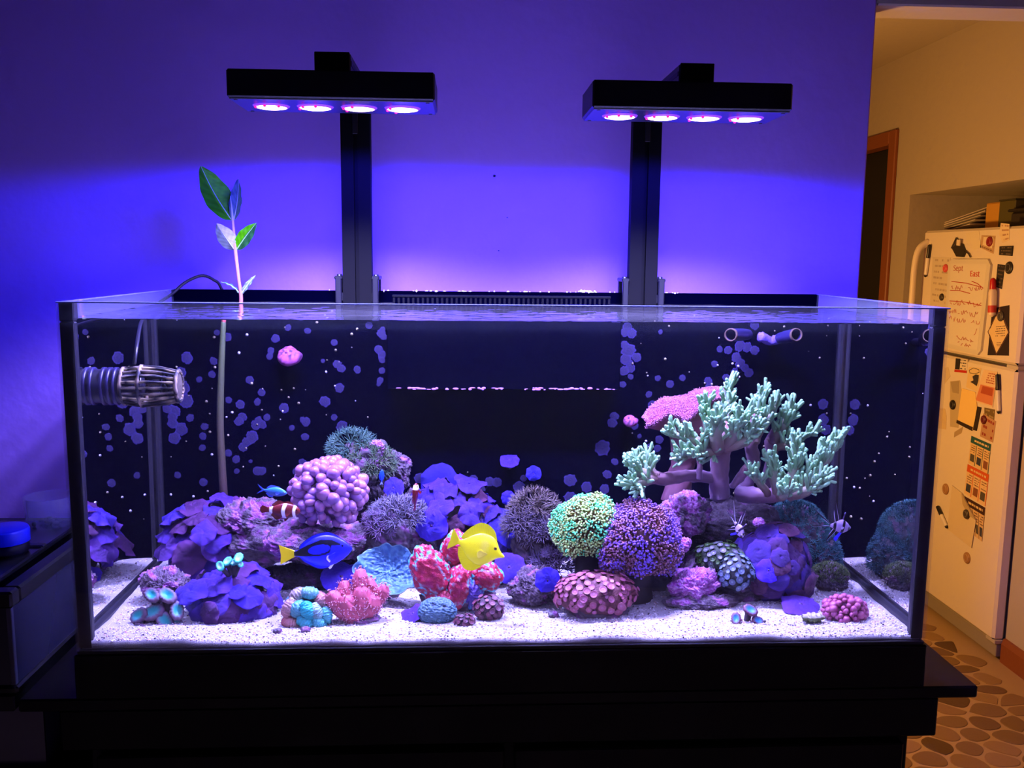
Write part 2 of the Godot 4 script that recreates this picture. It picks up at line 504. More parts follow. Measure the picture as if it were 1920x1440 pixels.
func aquarium() -> void:
	var t := thing("aquarium", "large rimless glass reef aquarium with black back and silicone corners on the black stand", "aquarium", Vector3(0, 0.88, -0.29))
	var blackg := mat(Color(0.0, 0.0, 0.04), 0.6, 0.0, 0.05)
	var sil := mat(Color(0.06, 0.055, 0.09), 0.5)
	var back := own("back_panel", span(Vector3(-0.76, 0.88, -0.597), Vector3(0.76, 1.4885, -0.585), 0.001), blackg, t)
	own("bottom_panel", span(Vector3(-0.76, 0.8725, -0.597), Vector3(0.76, 0.8795, 0.006), 0.001), mat(Color(0.02, 0.02, 0.02), 0.5), t)
	own("front_pane", span(Vector3(-0.76, 0.88, 0.0012), Vector3(0.76, 1.4885, 0.0085)), glass(), t)
	for s in [-1, 1]:
		own("side_pane", span(Vector3(s * 0.758 - 0.003, 0.88, -0.585), Vector3(s * 0.758 + 0.003, 1.4885, 0.0)), glass(), t)
		var cs := MB.new()
		cs.box(Vector3(s * 0.7475, 1.1675, -0.010), Vector3(0.025, 0.575, 0.018), 0.002)
		cs.box(Vector3(s * 0.7475, 1.472, -0.010), Vector3(0.025, 0.033, 0.018), 0.002)
		own("corner_seam", cs, sil, t)
		own("corner_seam", span(Vector3(s * 0.7475 - 0.007, 0.89, -0.584), Vector3(s * 0.7475 + 0.007, 1.455, -0.566), 0.004), sil, t)
		own("bottom_seam", span(Vector3(s * 0.7485 - 0.0065, 0.881, -0.57), Vector3(s * 0.7485 + 0.0065, 0.906, -0.02), 0.004), sil, t)
		own("pane_edge_glint", span(Vector3(s * 0.758 - 0.0035, 1.4872, -0.597), Vector3(s * 0.758 + 0.0035, 1.4895, 0.0)), glass(Color(0.5, 0.5, 0.9), 0.35), t)  # bluish strip, the bright line of the side glass edge as colour
	own("pane_edge_glint", span(Vector3(-0.76, 1.4872, 0.0008), Vector3(0.76, 1.4895, 0.0088), 0.0006), mat(Color(0.55, 0.6, 0.9), 0.15), t)  # pale blue strip paints the highlight along the front glass edge
	# pale crusts growing in rings on the black back
	var crust := mat(null, 0.8)
	var shapes := [patch_mesh(1), patch_mesh(5), patch_mesh(9), patch_mesh(14)]
	var spots := [Vector3(-0.6179, 1.4022, 0.0061), Vector3(-0.5953, 1.3925, 0.0084), Vector3(-0.4663, 1.4138, 0.0069), Vector3(-0.4248, 1.4069, 0.007), Vector3(-0.4938, 1.3902, 0.0092), Vector3(-0.5041, 1.3634, 0.0069), Vector3(-0.5071, 1.3508, 0.0077), Vector3(-0.3682, 1.3816, 0.007), Vector3(-0.6825, 1.3474, 0.0133), Vector3(-0.6264, 1.3408, 0.0084), Vector3(-0.6311, 1.3113, 0.0084), Vector3(-0.6582, 1.3003, 0.0069), Vector3(-0.6969, 1.316, 0.0106), Vector3(-0.5509, 1.2991, 0.0096), Vector3(-0.5265, 1.2717, 0.0093), Vector3(-0.5359, 1.2514, 0.0077), Vector3(-0.5728, 1.2455, 0.0093), Vector3(-0.5975, 1.2555, 0.0077), Vector3(-0.4791, 1.2374, 0.0109), Vector3(-0.3906, 1.2517, 0.0133), Vector3(-0.358, 1.2817, 0.011), Vector3(-0.3619, 1.3342, 0.0086), Vector3(-0.3535, 1.3243, 0.0086), Vector3(-0.3191, 1.3223, 0.0086), Vector3(-0.393, 1.3412, 0.0047), Vector3(-0.5685, 1.218, 0.0093), Vector3(-0.5765, 1.2089, 0.0101), Vector3(-0.5411, 1.1995, 0.0101), Vector3(-0.5274, 1.2019, 0.0101), Vector3(-0.535, 1.2107, 0.0085), Vector3(-0.5166, 1.2167, 0.0078), Vector3(-0.4317, 1.2064, 0.0102), Vector3(-0.4395, 1.2113, 0.0063), Vector3(-0.3708, 1.2164, 0.0071), Vector3(-0.3534, 1.1954, 0.0118), Vector3(-0.4347, 1.1734, 0.0086), Vector3(-0.4633, 1.1933, 0.0059), Vector3(-0.5495, 1.1727, 0.0136), Vector3(-0.5614, 1.1627, 0.0117), Vector3(-0.5695, 1.1507, 0.0093), Vector3(-0.6501, 1.1972, 0.0085), Vector3(-0.6546, 1.176, 0.0085), Vector3(-0.6566, 1.15, 0.0069), Vector3(-0.6802, 1.216, 0.0084), Vector3(-0.6878, 1.253, 0.0153), Vector3(-0.6943, 1.2826, 0.0145), Vector3(-0.7133, 1.2312, 0.0137), Vector3(-0.7285, 1.2353, 0.0099), Vector3(-0.7181, 1.2055, 0.013), Vector3(-0.6995, 1.1914, 0.0134), Vector3(-0.7147, 1.1724, 0.013), Vector3(-0.7176, 1.2194, 0.0115), Vector3(-0.5846, 1.1238, 0.0086), Vector3(-0.6009, 1.138, 0.0078), Vector3(-0.5397, 1.098, 0.0102), Vector3(-0.5299, 1.098, 0.0102), Vector3(-0.5845, 1.0972, 0.0058), Vector3(-0.554, 1.1192, 0.0047), Vector3(-0.4413, 1.1157, 0.0087), Vector3(-0.4554, 1.0954, 0.0087), Vector3(-0.6571, 1.0735, 0.0089), Vector3(-0.7114, 1.0894, 0.0077), Vector3(-0.2928, 1.4193, 0.0077), Vector3(-0.266, 1.402, 0.0096), Vector3(-0.2611, 1.3943, 0.0069), Vector3(-0.2633, 1.411, 0.0054), Vector3(-0.2722, 1.367, 0.0085), Vector3(-0.2653, 1.3553, 0.0093), Vector3(-0.2654, 1.3436, 0.007), Vector3(-0.2656, 1.3201, 0.007), Vector3(-0.2697, 1.2985, 0.0078), Vector3(-0.2729, 1.2906, 0.0054), Vector3(0.2744, 1.419, 0.0118), Vector3(0.2846, 1.4053, 0.011), Vector3(0.2688, 1.4072, 0.0099), Vector3(0.2777, 1.3679, 0.015), Vector3(0.2959, 1.3522, 0.0103), Vector3(0.2723, 1.348, 0.0127), Vector3(0.2695, 1.3796, 0.0095), Vector3(0.2805, 1.3382, 0.0095), Vector3(0.2827, 1.3283, 0.0111), Vector3(0.269, 1.3222, 0.0111), Vector3(0.2844, 1.3092, 0.0064), Vector3(0.267, 1.2916, 0.0072), Vector3(0.3477, 1.409, 0.0055), Vector3(0.3449, 1.3056, 0.0064), Vector3(0.3724, 1.293, 0.0096), Vector3(0.3998, 1.3071, 0.0072), Vector3(0.326, 1.2695, 0.0072), Vector3(0.3347, 1.2447, 0.0096), Vector3(0.2496, 1.2203, 0.0096), Vector3(0.2459, 1.205, 0.0112), Vector3(0.296, 1.1983, 0.008), Vector3(0.3074, 1.1749, 0.0056), Vector3(0.3521, 1.1674, 0.0104), Vector3(0.3325, 1.1507, 0.008), Vector3(0.3487, 1.1471, 0.0088), Vector3(0.2988, 1.1384, 0.0088), Vector3(0.2252, 1.1476, 0.0168), Vector3(0.2531, 1.1164, 0.008), Vector3(0.2365, 1.0875, 0.0104), Vector3(0.1536, 1.0744, 0.016), Vector3(0.1908, 1.0581, 0.0121), Vector3(0.2311, 1.054, 0.0121), Vector3(0.2793, 1.0622, 0.0101), Vector3(0.1551, 1.0335, 0.0141), Vector3(0.0721, 1.0874, 0.0152), Vector3(0.0483, 1.0785, 0.008), Vector3(0.0385, 1.0582, 0.012), Vector3(0.0167, 1.0325, 0.0152), Vector3(-0.0115, 1.0692, 0.0112), Vector3(-0.0275, 1.0705, 0.0112), Vector3(-0.0433, 1.0563, 0.0072), Vector3(-0.0653, 1.0767, 0.0099), Vector3(-0.1842, 1.079, 0.0118), Vector3(-0.1347, 1.091, 0.0139), Vector3(0.4813, 1.3716, 0.0074), Vector3(0.4998, 1.3697, 0.009), Vector3(0.526, 1.3801, 0.0123), Vector3(0.5426, 1.3762, 0.0106), Vector3(0.5592, 1.3702, 0.0098), Vector3(0.519, 1.3535, 0.0107), Vector3(0.5278, 1.3392, 0.0115), Vector3(0.5384, 1.3311, 0.0099), Vector3(0.5163, 1.3194, 0.0099), Vector3(0.5483, 1.3196, 0.0107), Vector3(0.4703, 1.3388, 0.0082), Vector3(0.4586, 1.3009, 0.009), Vector3(0.4591, 1.2873, 0.0074), Vector3(0.4982, 1.3082, 0.0082), Vector3(0.5568, 1.4252, 0.0106), Vector3(0.7186, 1.2498, 0.0124), Vector3(0.7212, 1.2144, 0.0124), Vector3(0.7286, 1.1915, 0.0108)]
	for p in spots:
		var xf := Transform3D(Basis(Vector3.BACK, rnd(0, TAU)).scaled_local(Vector3(p.z * rnd(0.85, 1.1), p.z * rnd(0.85, 1.1), p.z * 0.35)), Vector3(p.x, p.y, -0.5849 + rnd(0, 0.0009)))
		part("coralline_patch", shapes[rng.randi() % 4], crust, back, xf)
	# the overflow box and its comb
	var ov := own("overflow_box", span(Vector3(-0.2488, 1.2875, -0.5845), Vector3(0.2497, 1.462, -0.50), 0.002), blackg, t)
	var x0: float = -0.247
	var x1: float = 0.2461
	part("comb_rail", span(Vector3(x0, 1.478, -0.505), Vector3(x1, 1.4835, -0.497), 0.001), mat(Color(0.03, 0.03, 0.05), 0.5, 0.0, 0.2), ov)
	for k in 46:
		var x := lerpf(x0 + 0.004, x1 - 0.004, k / 45.0)
		part("comb_tooth", boxed(Vector3(x, 1.4695, -0.501), Vector3(0.0055, 0.018, 0.005), 0.0008), mat(Color(0.03, 0.03, 0.05), 0.5, 0.0, 0.2), ov)
	var rim := MB.new()
	for k in 70:
		var p := Vector3(lerpf(-0.2442, 0.2495, rng.randf()), 1.2899 + rnd(-0.002, 0.002), -0.4985)
		if rng.randf() < 0.8:
			rim.ball(p, Vector3(rnd(0.002, 0.007), rnd(0.001, 0.0028), 0.0015), 7, 4, hue(0.62, 0.45, 0.75).lerp(hue(0.6, 0.35, 0.3), rng.randf() * 0.6))
	part("crusted_edge", rim, mat(null, 0.8), ov)
	var salt := MB.new()
	for k in 60:
		salt.ball(Vector3(rnd(-0.4, 0.42), 1.4885, rnd(-0.592, -0.5855)), Vector3(rnd(0.001, 0.004), rnd(0.001, 0.003), 0.0015), 6, 4, hue(0.9, 0.88, 0.95))
	for k in 14:
		salt.ball(Vector3(0.2021 + rnd(-0.02, 0.02), 1.489 + rnd(0, 0.004), rnd(-0.592, -0.586)), Vector3(rnd(0.002, 0.005), rnd(0.001, 0.003), 0.002), 6, 4, hue(0.95, 0.93, 1.0))
	part("salt_crust", salt, mat(null, 0.8), back)
	# tiny snails on the back
	var sm := MB.new()
	sm.lathe([Vector2(0.0001, 1.0), Vector2(0.35, 0.8), Vector2(0.5, 0.62), Vector2(0.72, 0.42), Vector2(0.8, 0.3), Vector2(1.0, 0.1), Vector2(0.9, -0.05), Vector2(0.0001, -0.1)], 9)
	var snail_shape := sm.mesh()
	var sl := [mat(Color(0.60, 0.56, 0.42), 0.6), mat(Color(0.72, 0.7, 0.76), 0.6), mat(Color(0.46, 0.42, 0.30), 0.6)]
	var placed := 0
	while placed < 150:
		var p := Vector3(rnd(-0.735, 0.735), rnd(0.98, 1.45), -0.5835)
		if absf(p.x) < 0.28 and (p.y > 1.1 or rng.randf() < 0.75): continue
		if absf(p.x) < 0.35 and rng.randf() < 0.4: continue
		var o := part("tiny_snail", snail_shape, sl[rng.randi() % 3], self, Transform3D((Basis(Vector3.RIGHT, PI / 2) * Basis(rdir(), rnd(0, 0.9))).scaled_local(Vector3.ONE * rnd(0.0014, 0.0034)), p))
		var place := "left of the seedling stem" if p.x < -0.585 else ("between the seedling and the overflow box" if p.x < -0.25 else ("under the overflow box" if p.x < 0.27 else ("above the leather corals" if p.y > 1.2 else "behind the finger leather coral")))
		tag(o, "tiny pale snail on the back pane " + place, "snail", "tiny snails " + place)
		placed += 1

func water_and_sand() -> void:
	var w := MeshInstance3D.new()
	w.name = "water"
	var X := 0.7545
	var TOP := 1.46
	var a := MB.new()
	a.face([Vector3(-X, 0.88, 0), Vector3(X, 0.88, 0), Vector3(X, TOP, 0), Vector3(-X, TOP, 0)], Color.WHITE)
	a.face([Vector3(X, 0.88, 0), Vector3(X, 0.88, -0.585), Vector3(X, TOP, -0.585), Vector3(X, TOP, 0)], Color.WHITE)
	a.face([Vector3(-X, 0.88, -0.585), Vector3(-X, 0.88, 0), Vector3(-X, TOP, 0), Vector3(-X, TOP, -0.585)], Color.WHITE)
	var m := a.mesh()
	var n := nz(21, 9.0, 3)
	var b := MB.new()
	b.grid(220, 90, func(u, v):
		var p := Vector3(lerpf(-X, X, u), TOP, lerpf(-0.585, 0.0, v))
		var e := clampf(minf(p.z + 0.585, -p.z) / 0.02, 0, 1)
		p.y += 0.0011 * n.get_noise_2d(p.x * 1.3, p.z * 2.2) + (1.0 - e) * 0.0015
		return [p, Color.WHITE])
	var t := b.mesh()
	m.add_surface_from_arrays(Mesh.PRIMITIVE_TRIANGLES, t.surface_get_arrays(0))
	w.mesh = m
	var body := mat(Color(1, 1, 1, 0.0), 0.0)
	body.refraction_enabled = true; body.refraction_scale = 0.0333
	var top := glass(Color(1, 1, 1), 0.03)
	m.surface_set_material(0, body); m.surface_set_material(1, top)
	add_child(w)
	tag(w, "clear seawater filling the aquarium with a faintly rippled surface", "water", "", "stuff")
	# sand bed
	var sn := nz(31, 6.0, 4)
	var sb := MB.new()
	var surf := func(x: float, z: float) -> float:
		return 0.8935 + 0.006 * sn.get_noise_2d(x, z) + 0.004 * smoothstep(-0.15, -0.45, z) - 0.0035 * smoothstep(-0.03, 0.0, z) + 0.004 * smoothstep(-0.45, -0.62, x)
	sb.grid(150, 64, func(u, v):
		var p := Vector3(lerpf(-0.754, 0.754, u), 0, lerpf(-0.584, -0.001, minf(v * 1.0159, 1.0)))
		p.y = 0.8805 if v == 1.0 else surf.call(p.x, p.z)
		return [p, Color.WHITE])
	var sandm := relief(mat(Color(0.70, 0.68, 0.67), 0.95, 0.0, 0.2), bump(41, 0.09, true, 2), 0.25, 14.0)
	var s := part("sand_bed", sb, sandm)
	tag(s, "pale coarse coral sand covering the bottom of the aquarium", "sand", "", "stuff")
	var g := MB.new()
	g.ball(Vector3.ZERO, 1.0, 5, 3)
	var xs := []
	var ts := []
	for k in 20000:
		var z := -pow(rng.randf(), 1.5) * 0.57 - 0.002
		var x := rnd(-0.735, 0.735)
		var r := rnd(0.0009, 0.0023)
		xs.append(Transform3D(Basis(rdir(), rnd(0, 6)).scaled(Vector3(r, r * rnd(0.5, 1), r)), Vector3(x, surf.call(x, z) + r * 0.15, z)))
		var q := rng.randf()
		ts.append(hue(0.80, 0.78, 0.77) if q < 0.66 else (hue(0.5, 0.45, 0.45) if q < 0.86 else (hue(0.72, 0.55, 0.5) if q < 0.95 else hue(0.2, 0.17, 0.2))))
	for k in 900:
		var r := rnd(0.0008, 0.0018)
		xs.append(Transform3D(Basis().scaled(Vector3(r, r, r)), Vector3(rnd(-0.73, 0.73), rnd(0.881, 0.889), -0.0025)))
		ts.append(hue(0.35, 0.3, 0.32))
	many("sand_grains", g.mesh(), mat(null, 0.9), xs, s, ts)

func stand() -> void:
	var t := thing("aquarium_stand", "black stand with stepped sides and an overhanging ledge carrying the large aquarium", "aquarium stand", Vector3(0, 0, -0.29))
	var k := mat(Color(0.055, 0.05, 0.055), 0.5, 0.0, 0.3)
	own("top_frame", span(Vector3(-0.766, 0.7895, -0.6), Vector3(0.766, 0.8722, 0.008), 0.003), k, t)
	own("ledge_board", span(Vector3(-0.868, 0.7655, -0.62), Vector3(0.871, 0.789, 0.004), 0.003), mat(Color(0.085, 0.075, 0.08), 0.45, 0.0, 0.3), t)
	own("apron", span(Vector3(-0.80, 0.6885, -0.6), Vector3(0.80, 0.765, 0.0), 0.003), k, t)
	own("cabinet", span(Vector3(-0.757, 0.002, -0.6), Vector3(0.757, 0.688, -0.02), 0.003), k, t)
	for s in [-1, 1]:
		own("door", span(Vector3(s * 0.375 - 0.366, 0.06, -0.0195), Vector3(s * 0.375 + 0.366, 0.675, -0.002), 0.003), k, t)

# ---------------------------------------------------------------- equipment in the tank
func leaf(t: Node3D, base: Vector3, tip: Vector3, width: float, facing: Vector3, c1: Color, c2: Color, fold: float, droop := 0.0) -> void:
	var ax := tip - base
	var len := ax.length()
	var side := ax.cross(facing).normalized()
	var nr := side.cross(ax).normalized()
	var f := func(u, v, off):
		var w: float = width * pow(sin(PI * pow(u, 0.8)), 0.75) * (1.0 if u < 1.0 else 0.0)
		var q: float = v * 2.0 - 1.0
		var p: Vector3 = base + ax * u + side * w * q + nr * (fold * absf(q) * w + droop * len * sin(PI * u) + 0.0015 * sin(u * 22.0 + absf(q) * 3.0) * absf(q) + off)
		var cc: Color = c1 if q < 0 else c2
		cc = cc * (0.92 + 0.16 * sin(u * 40.0 - absf(q) * 9.0))
		return [p, cc]
	var b := MB.new()
	b.grid(24, 8, func(u, v): return f.call(u, v, 0.0004))
	b.grid(24, 8, func(u, v): return f.call(u, v, -0.0004), true)
	var m := mat(null, 0.5, 0.0, 0.25)
	m.backlight_enabled = true; m.backlight = Color(0.9, 0.9, 0.9)
	var o := part("leaf", b, m, t)
	var r := MB.new()
	var pts := []
	var rad := []
	for k in 13:
		var u := k / 12.0
		pts.append(f.call(u, 0.5, 0.0006)[0]); rad.append(lerpf(0.0014, 0.0004, u))
	r.tube(pts, rad, 6, c1.lerp(hue(0.75, 0.8, 0.6), 0.5))
	part("midrib", r, mat(null, 0.4), o)

func equipment() -> void:
	# mangrove seedling
	var base: Vector3 = Vector3(-0.5969, 1.0525, -0.5)
	var t := thing("seedling", "young green mangrove seedling with a thin red stem growing out of the water", "plant", base)
	var stem := MB.new()
	var sp := spline([Vector3(-0.5969, 1.0525, -0.5), Vector3(-0.6001, 1.2083, -0.5), Vector3(-0.594, 1.3331, -0.5), Vector3(-0.5867, 1.4271, -0.5)], 20).map(func(p): return p - base)
	stem.tube(sp, spline([0.0085, 0.0075, 0.0066, 0.0055], 20), 12, hue(0.22, 0.13, 0.12), hue(0.30, 0.36, 0.20), nz(3, 60), 0.0006)
	part("lower_stem", stem, mat(null, 0.6), t)
	var up := MB.new()
	up.tube(spline([Vector3(-0.5867, 1.4271, -0.5) - base, Vector3(-0.5809, 1.4721, -0.5) - base, Vector3(-0.5852, 1.5192, -0.5) - base, Vector3(-0.5902, 1.5799, -0.5) - base, Vector3(-0.5938, 1.647, -0.5) - base], 24), spline([0.0046, 0.0042, 0.0037, 0.0042, 0.0028], 24), 10, hue(0.66, 0.28, 0.26), hue(0.74, 0.62, 0.6))
	part("stem", up, mat(null, 0.45), t)
	var g := hue(0.36, 0.80, 0.0)
	var dg := hue(0.22, 0.62, 0.05)
	leaf(t, Vector3(-0.5963, 1.6435, -0.5) - base, Vector3(-0.6559, 1.7582, -0.49) - base, 0.0333, Vector3(0.7, 0.1, 0.8), dg, g, 0.22, -0.06)
	leaf(t, Vector3(-0.5916, 1.6435, -0.5) - base, Vector3(-0.5857, 1.7354, -0.53) - base, 0.015, Vector3(0.6, -0.2, 0.7), hue(0.40, 0.55, 0.42), hue(0.34, 0.52, 0.3), -0.4, 0.05)
	leaf(t, Vector3(-0.5914, 1.5787, -0.5) - base, Vector3(-0.6234, 1.6355, -0.48) - base, 0.0197, Vector3(0.3, -0.6, 0.7), hue(0.6, 0.66, 0.6), hue(0.84, 0.84, 0.84), -0.3, 0.05)
	leaf(t, Vector3(-0.5868, 1.5799, -0.5) - base, Vector3(-0.5421, 1.6383, -0.5) - base, 0.0162, Vector3(-0.3, -0.2, 0.9), g, hue(0.2, 0.46, 0.2), 0.3, 0.05)
	leaf(t, Vector3(-0.5806, 1.4816, -0.5) - base, Vector3(-0.5478, 1.5242, -0.5) - base, 0.0058, Vector3(0.3, 0.6, 0.7), hue(0.55, 0.64, 0.55), hue(0.45, 0.55, 0.5), 0.3, 0.05)
	leaf(t, Vector3(-0.584, 1.4839, -0.5) - base, Vector3(-0.624, 1.5083, -0.5) - base, 0.0041, Vector3(0.3, 0.8, 0.4), hue(0.4, 0.55, 0.45), hue(0.3, 0.5, 0.4), 0.3, 0.12)
	var bud := MB.new()
	bud.tube([Vector3(-0.5939, 1.6446, -0.5) - base, Vector3(-0.5954, 1.6699, -0.5) - base, Vector3(-0.5969, 1.6951, -0.5) - base], [0.003, 0.0024, 0.0007], 8, hue(0.7, 0.72, 0.62), hue(0.45, 0.62, 0.4))
	part("bud", bud, mat(null, 0.4), t)
	# circulation pump on the left pane
	var pz := -0.10
	var c0: Vector3 = Vector3(-0.7614, 1.3367, -0.1)
	var c1: Vector3 = Vector3(-0.5878, 1.3389, -0.1)
	var R: float = 0.0332
	var L: float = c1.x - c0.x
	var pt := thing("circulation_pump", "black circulation pump with a crusted slatted cage on the side pane near the seedling", "pump", c0)
	var ex := Basis(Vector3(0, 0, 1), -PI / 2)
	var lx := func(prof: Array, sides: int) -> MB:
		var b := MB.new()
		b.lathe(prof, sides, Transform3D(ex, Vector3.ZERO))
		return b
	var dk := mat(Color(0.10, 0.09, 0.16), 0.4)
	part("motor_body", lx.call([Vector2(0.001, -0.02), Vector2(R * 0.82, -0.02), Vector2(R * 0.9, 0.0), Vector2(R * 0.92, L * 0.40), Vector2(R * 0.7, L * 0.45), Vector2(R * 0.65, L * 0.62), Vector2(0.001, L * 0.63)], 32), dk, pt)
	for q in [0.08, 0.14, 0.25, 0.31, 0.37]:
		part("body_ring", lx.call([Vector2(R * 0.9, L * q - 0.003), Vector2(R * 1.02, L * q - 0.0025), Vector2(R * 1.02, L * q + 0.0025), Vector2(R * 0.9, L * q + 0.003)], 32), mat(Color(0.13, 0.11, 0.26), 0.35), pt)
	var cr := nz(61, 90.0, 3)
	for k in 20:
		var an := TAU * k / 20
		var pts := []
		var rad := []
		for j in 9:
			var u := j / 8.0
			var rr := R * (0.93 + 0.16 * sin(PI * u) - 0.16 * u * u)
			pts.append(ex * Vector3(rr * cos(an), L * lerpf(0.44, 0.99, u), rr * sin(an)))
			rad.append(0.0028)
		var slat := MB.new()
		slat.tube(pts, rad, 6, hue(0.55, 0.5, 0.45) if k % 3 else hue(0.75, 0.68, 0.5), hue(0.5, 0.44, 0.3), cr, 0.0022)
		crusted(slat, cr)
		part("cage_slat", slat, mat(null, 0.7), pt)
	for q in [[0.44, 0.95], [0.62, 1.06], [0.985, 0.84]]:
		var rg := MB.new()
		var pts := []
		for k in 33:
			pts.append(ex * Vector3(R * q[1] * cos(TAU * k / 32), L * q[0], R * q[1] * sin(TAU * k / 32)))
		var rad := []
		rad.resize(33); rad.fill(0.0038)
		rg.tube(pts, rad, 6, hue(0.62, 0.55, 0.45), hue(0.5, 0.42, 0.34), cr, 0.002)
		crusted(rg, cr)
		part("cage_ring", rg, mat(null, 0.7), pt)
	for k in 5:
		var bl := MB.new()
		bl.box(ex * Vector3(0, L * 0.86, 0), Vector3(0.004, R * 1.5, 0.02), 0.001, Color.WHITE, Basis(Vector3.RIGHT, PI * k / 5) * Basis(Vector3.UP, 0.5))
		part("impeller_blade", bl, dk, pt)
	part("end_cap", lx.call([Vector2(R * 0.84, L * 0.985), Vector2(R * 0.5, L * 1.0), Vector2(0.001, L * 1.0)], 24), mat(Color(0.3, 0.26, 0.2), 0.8), pt)
	var cable := MB.new()
	var cp := spline([Vector3(-0.6657, 1.3767, -0.1), Vector3(-0.6673, 1.4096, -0.13), Vector3(-0.7028, 1.4374, -0.3), Vector3(-0.742, 1.448, -0.5), Vector3(-0.7866, 1.4521, -0.56), Vector3(-0.7529, 1.4785, -0.57), Vector3(-0.7261, 1.504, -0.58), Vector3(-0.691, 1.5199, -0.59), Vector3(-0.6662, 1.51, -0.6), Vector3(-0.6525, 1.4901, -0.61), Vector3(-0.63, 1.40, -0.625), Vector3(-0.62, 1.0, -0.63)], 60)
	var crd := []
	crd.resize(61); crd.fill(0.0035)
	cable.tube(cp, crd, 8)
	var cb := part("pump_cable", cable, mat(Color(0.09, 0.085, 0.12), 0.45))
	tag(cb, "black power cable of the pump looping over the back rim of the aquarium", "cable")
	# twin return nozzles
	var q0: Vector3 = Vector3(0.56, 1.4034, -0.52)
	var nt := thing("return_nozzle", "dark twin-outlet return pipe crusted with purple growth under the water surface", "nozzle", q0)
	var ends := [[Vector3(0.4738, 1.4124, -0.44), Vector3(0.554, 1.4057, -0.52)], [Vector3(0.6129, 1.4129, -0.45), Vector3(0.5973, 1.4014, -0.52)]]
	var nr: float = 0.0135
	for e in ends:
		var d: Vector3 = (e[0] - e[1]).normalized()
		d = (d + Vector3(0, 0, 0.5)).normalized() if e[0].x < 1.0 and e == ends[0] else d
		var ln: float = e[0].distance_to(e[1])
		var b := MB.new()
		b.lathe([Vector2(nr * 0.85, -ln), Vector2(nr * 1.0, -ln * 0.6), Vector2(nr, -0.002), Vector2(nr * 1.05, 0.0), Vector2(nr * 0.95, 0.003), Vector2(nr * 0.82, 0.002), Vector2(nr * 0.78, -ln * 0.8), Vector2(0.0001, -ln * 0.85)], 28, Transform3D(aim(d), e[0] - q0))
		var o := part("outlet_pipe", b, mat(Color(0.14, 0.12, 0.30), 0.4), nt)
		var rg := MB.new()
		rg.lathe([Vector2(nr * 0.8, 0.001), Vector2(nr * 0.84, 0.0045), Vector2(nr * 1.02, 0.0045), Vector2(nr * 1.08, 0.0)], 28, Transform3D(aim(d), e[0] - q0))
		part("outlet_lip", rg, mat(Color(0.30, 0.22, 0.17), 0.8), o)
	var y := MB.new()
	y.tube(spline([ends[0][1] - q0, Vector3(0.5803, 1.3948, -0.53) - q0, ends[1][1] - q0], 14), spline([nr * 0.8, nr * 0.72, nr * 0.8], 14), 14, hue(0.42, 0.33, 0.7), hue(0.36, 0.28, 0.62), nz(66, 110, 3), 0.004)
	part("crusted_tee", y, mat(null, 0.8), nt)
	var tail := MB.new()
	tail.tube([Vector3(0.5802, 1.3959, -0.53) - q0, Vector3(0.5936, 1.3901, -0.583) - q0], [nr * 0.7, nr * 0.7], 14)
	part("bulkhead", tail, dk, nt)
	# two big snails
	snail(Vector3(-0.4625, 1.356, -0.555), 0.0271, "round snail shell crusted bright pink, clinging to the back pane beside the seedling")
	snail(Vector3(0.2815, 1.2141, -0.56), 0.0166, "small pink-crusted snail on the back pane left of the pink mushroom leather coral")

func crusted(b: MB, n: FastNoiseLite) -> void:          # pale crust in patches on dark plastic
	for k in b.v.size():
		b.c[k] = hue(0.07, 0.06, 0.09).lerp(b.c[k], smoothstep(-0.05, 0.2, n.get_noise_3dv(b.v[k] * 0.45)))

func snail(at: Vector3, r: float, label: String) -> void:
	var t := thing("snail", label, "snail", at)
	var b := MB.new()
	var n := nz(71, 130.0, 3)
	var pts := []
	var rad := []
	for k in 60:
		var u := k / 59.0
		var an := u * TAU * 2.6
		var w := r * 0.62 * pow(1.0 - u, 1.1)
		pts.append(Vector3(cos(an) * w, r * (0.55 * u - 0.1) , sin(an) * w) + Vector3(0, r * 0.0, 0))
		rad.append(r * 0.52 * pow(1.0 - u * 0.86, 1.2))
	b.tube(pts, rad, 12, hue(0.72, 0.34, 0.62), hue(0.9, 0.45, 0.72), n, r * 0.1)
	for k in b.v.size():
		b.c[k] = b.c[k].lerp(hue(0.3, 0.14, 0.3), smoothstep(-0.05, 0.3, n.get_noise_3dv(b.v[k] * 0.8 + Vector3(1, 0, 0)))) * 0.7
	part("shell", b, mat(null, 0.7), t, Transform3D(Basis(Vector3.RIGHT, 0.75) * Basis(Vector3.BACK, 0.3), Vector3.ZERO))
	var f := MB.new()
	f.ball(Vector3(0, -r * 0.45, -r * 0.1), Vector3(r * 0.7, r * 0.3, r * 0.6), 14, 8)
	part("foot", f, mat(Color(0.14, 0.11, 0.13), 0.6), t)

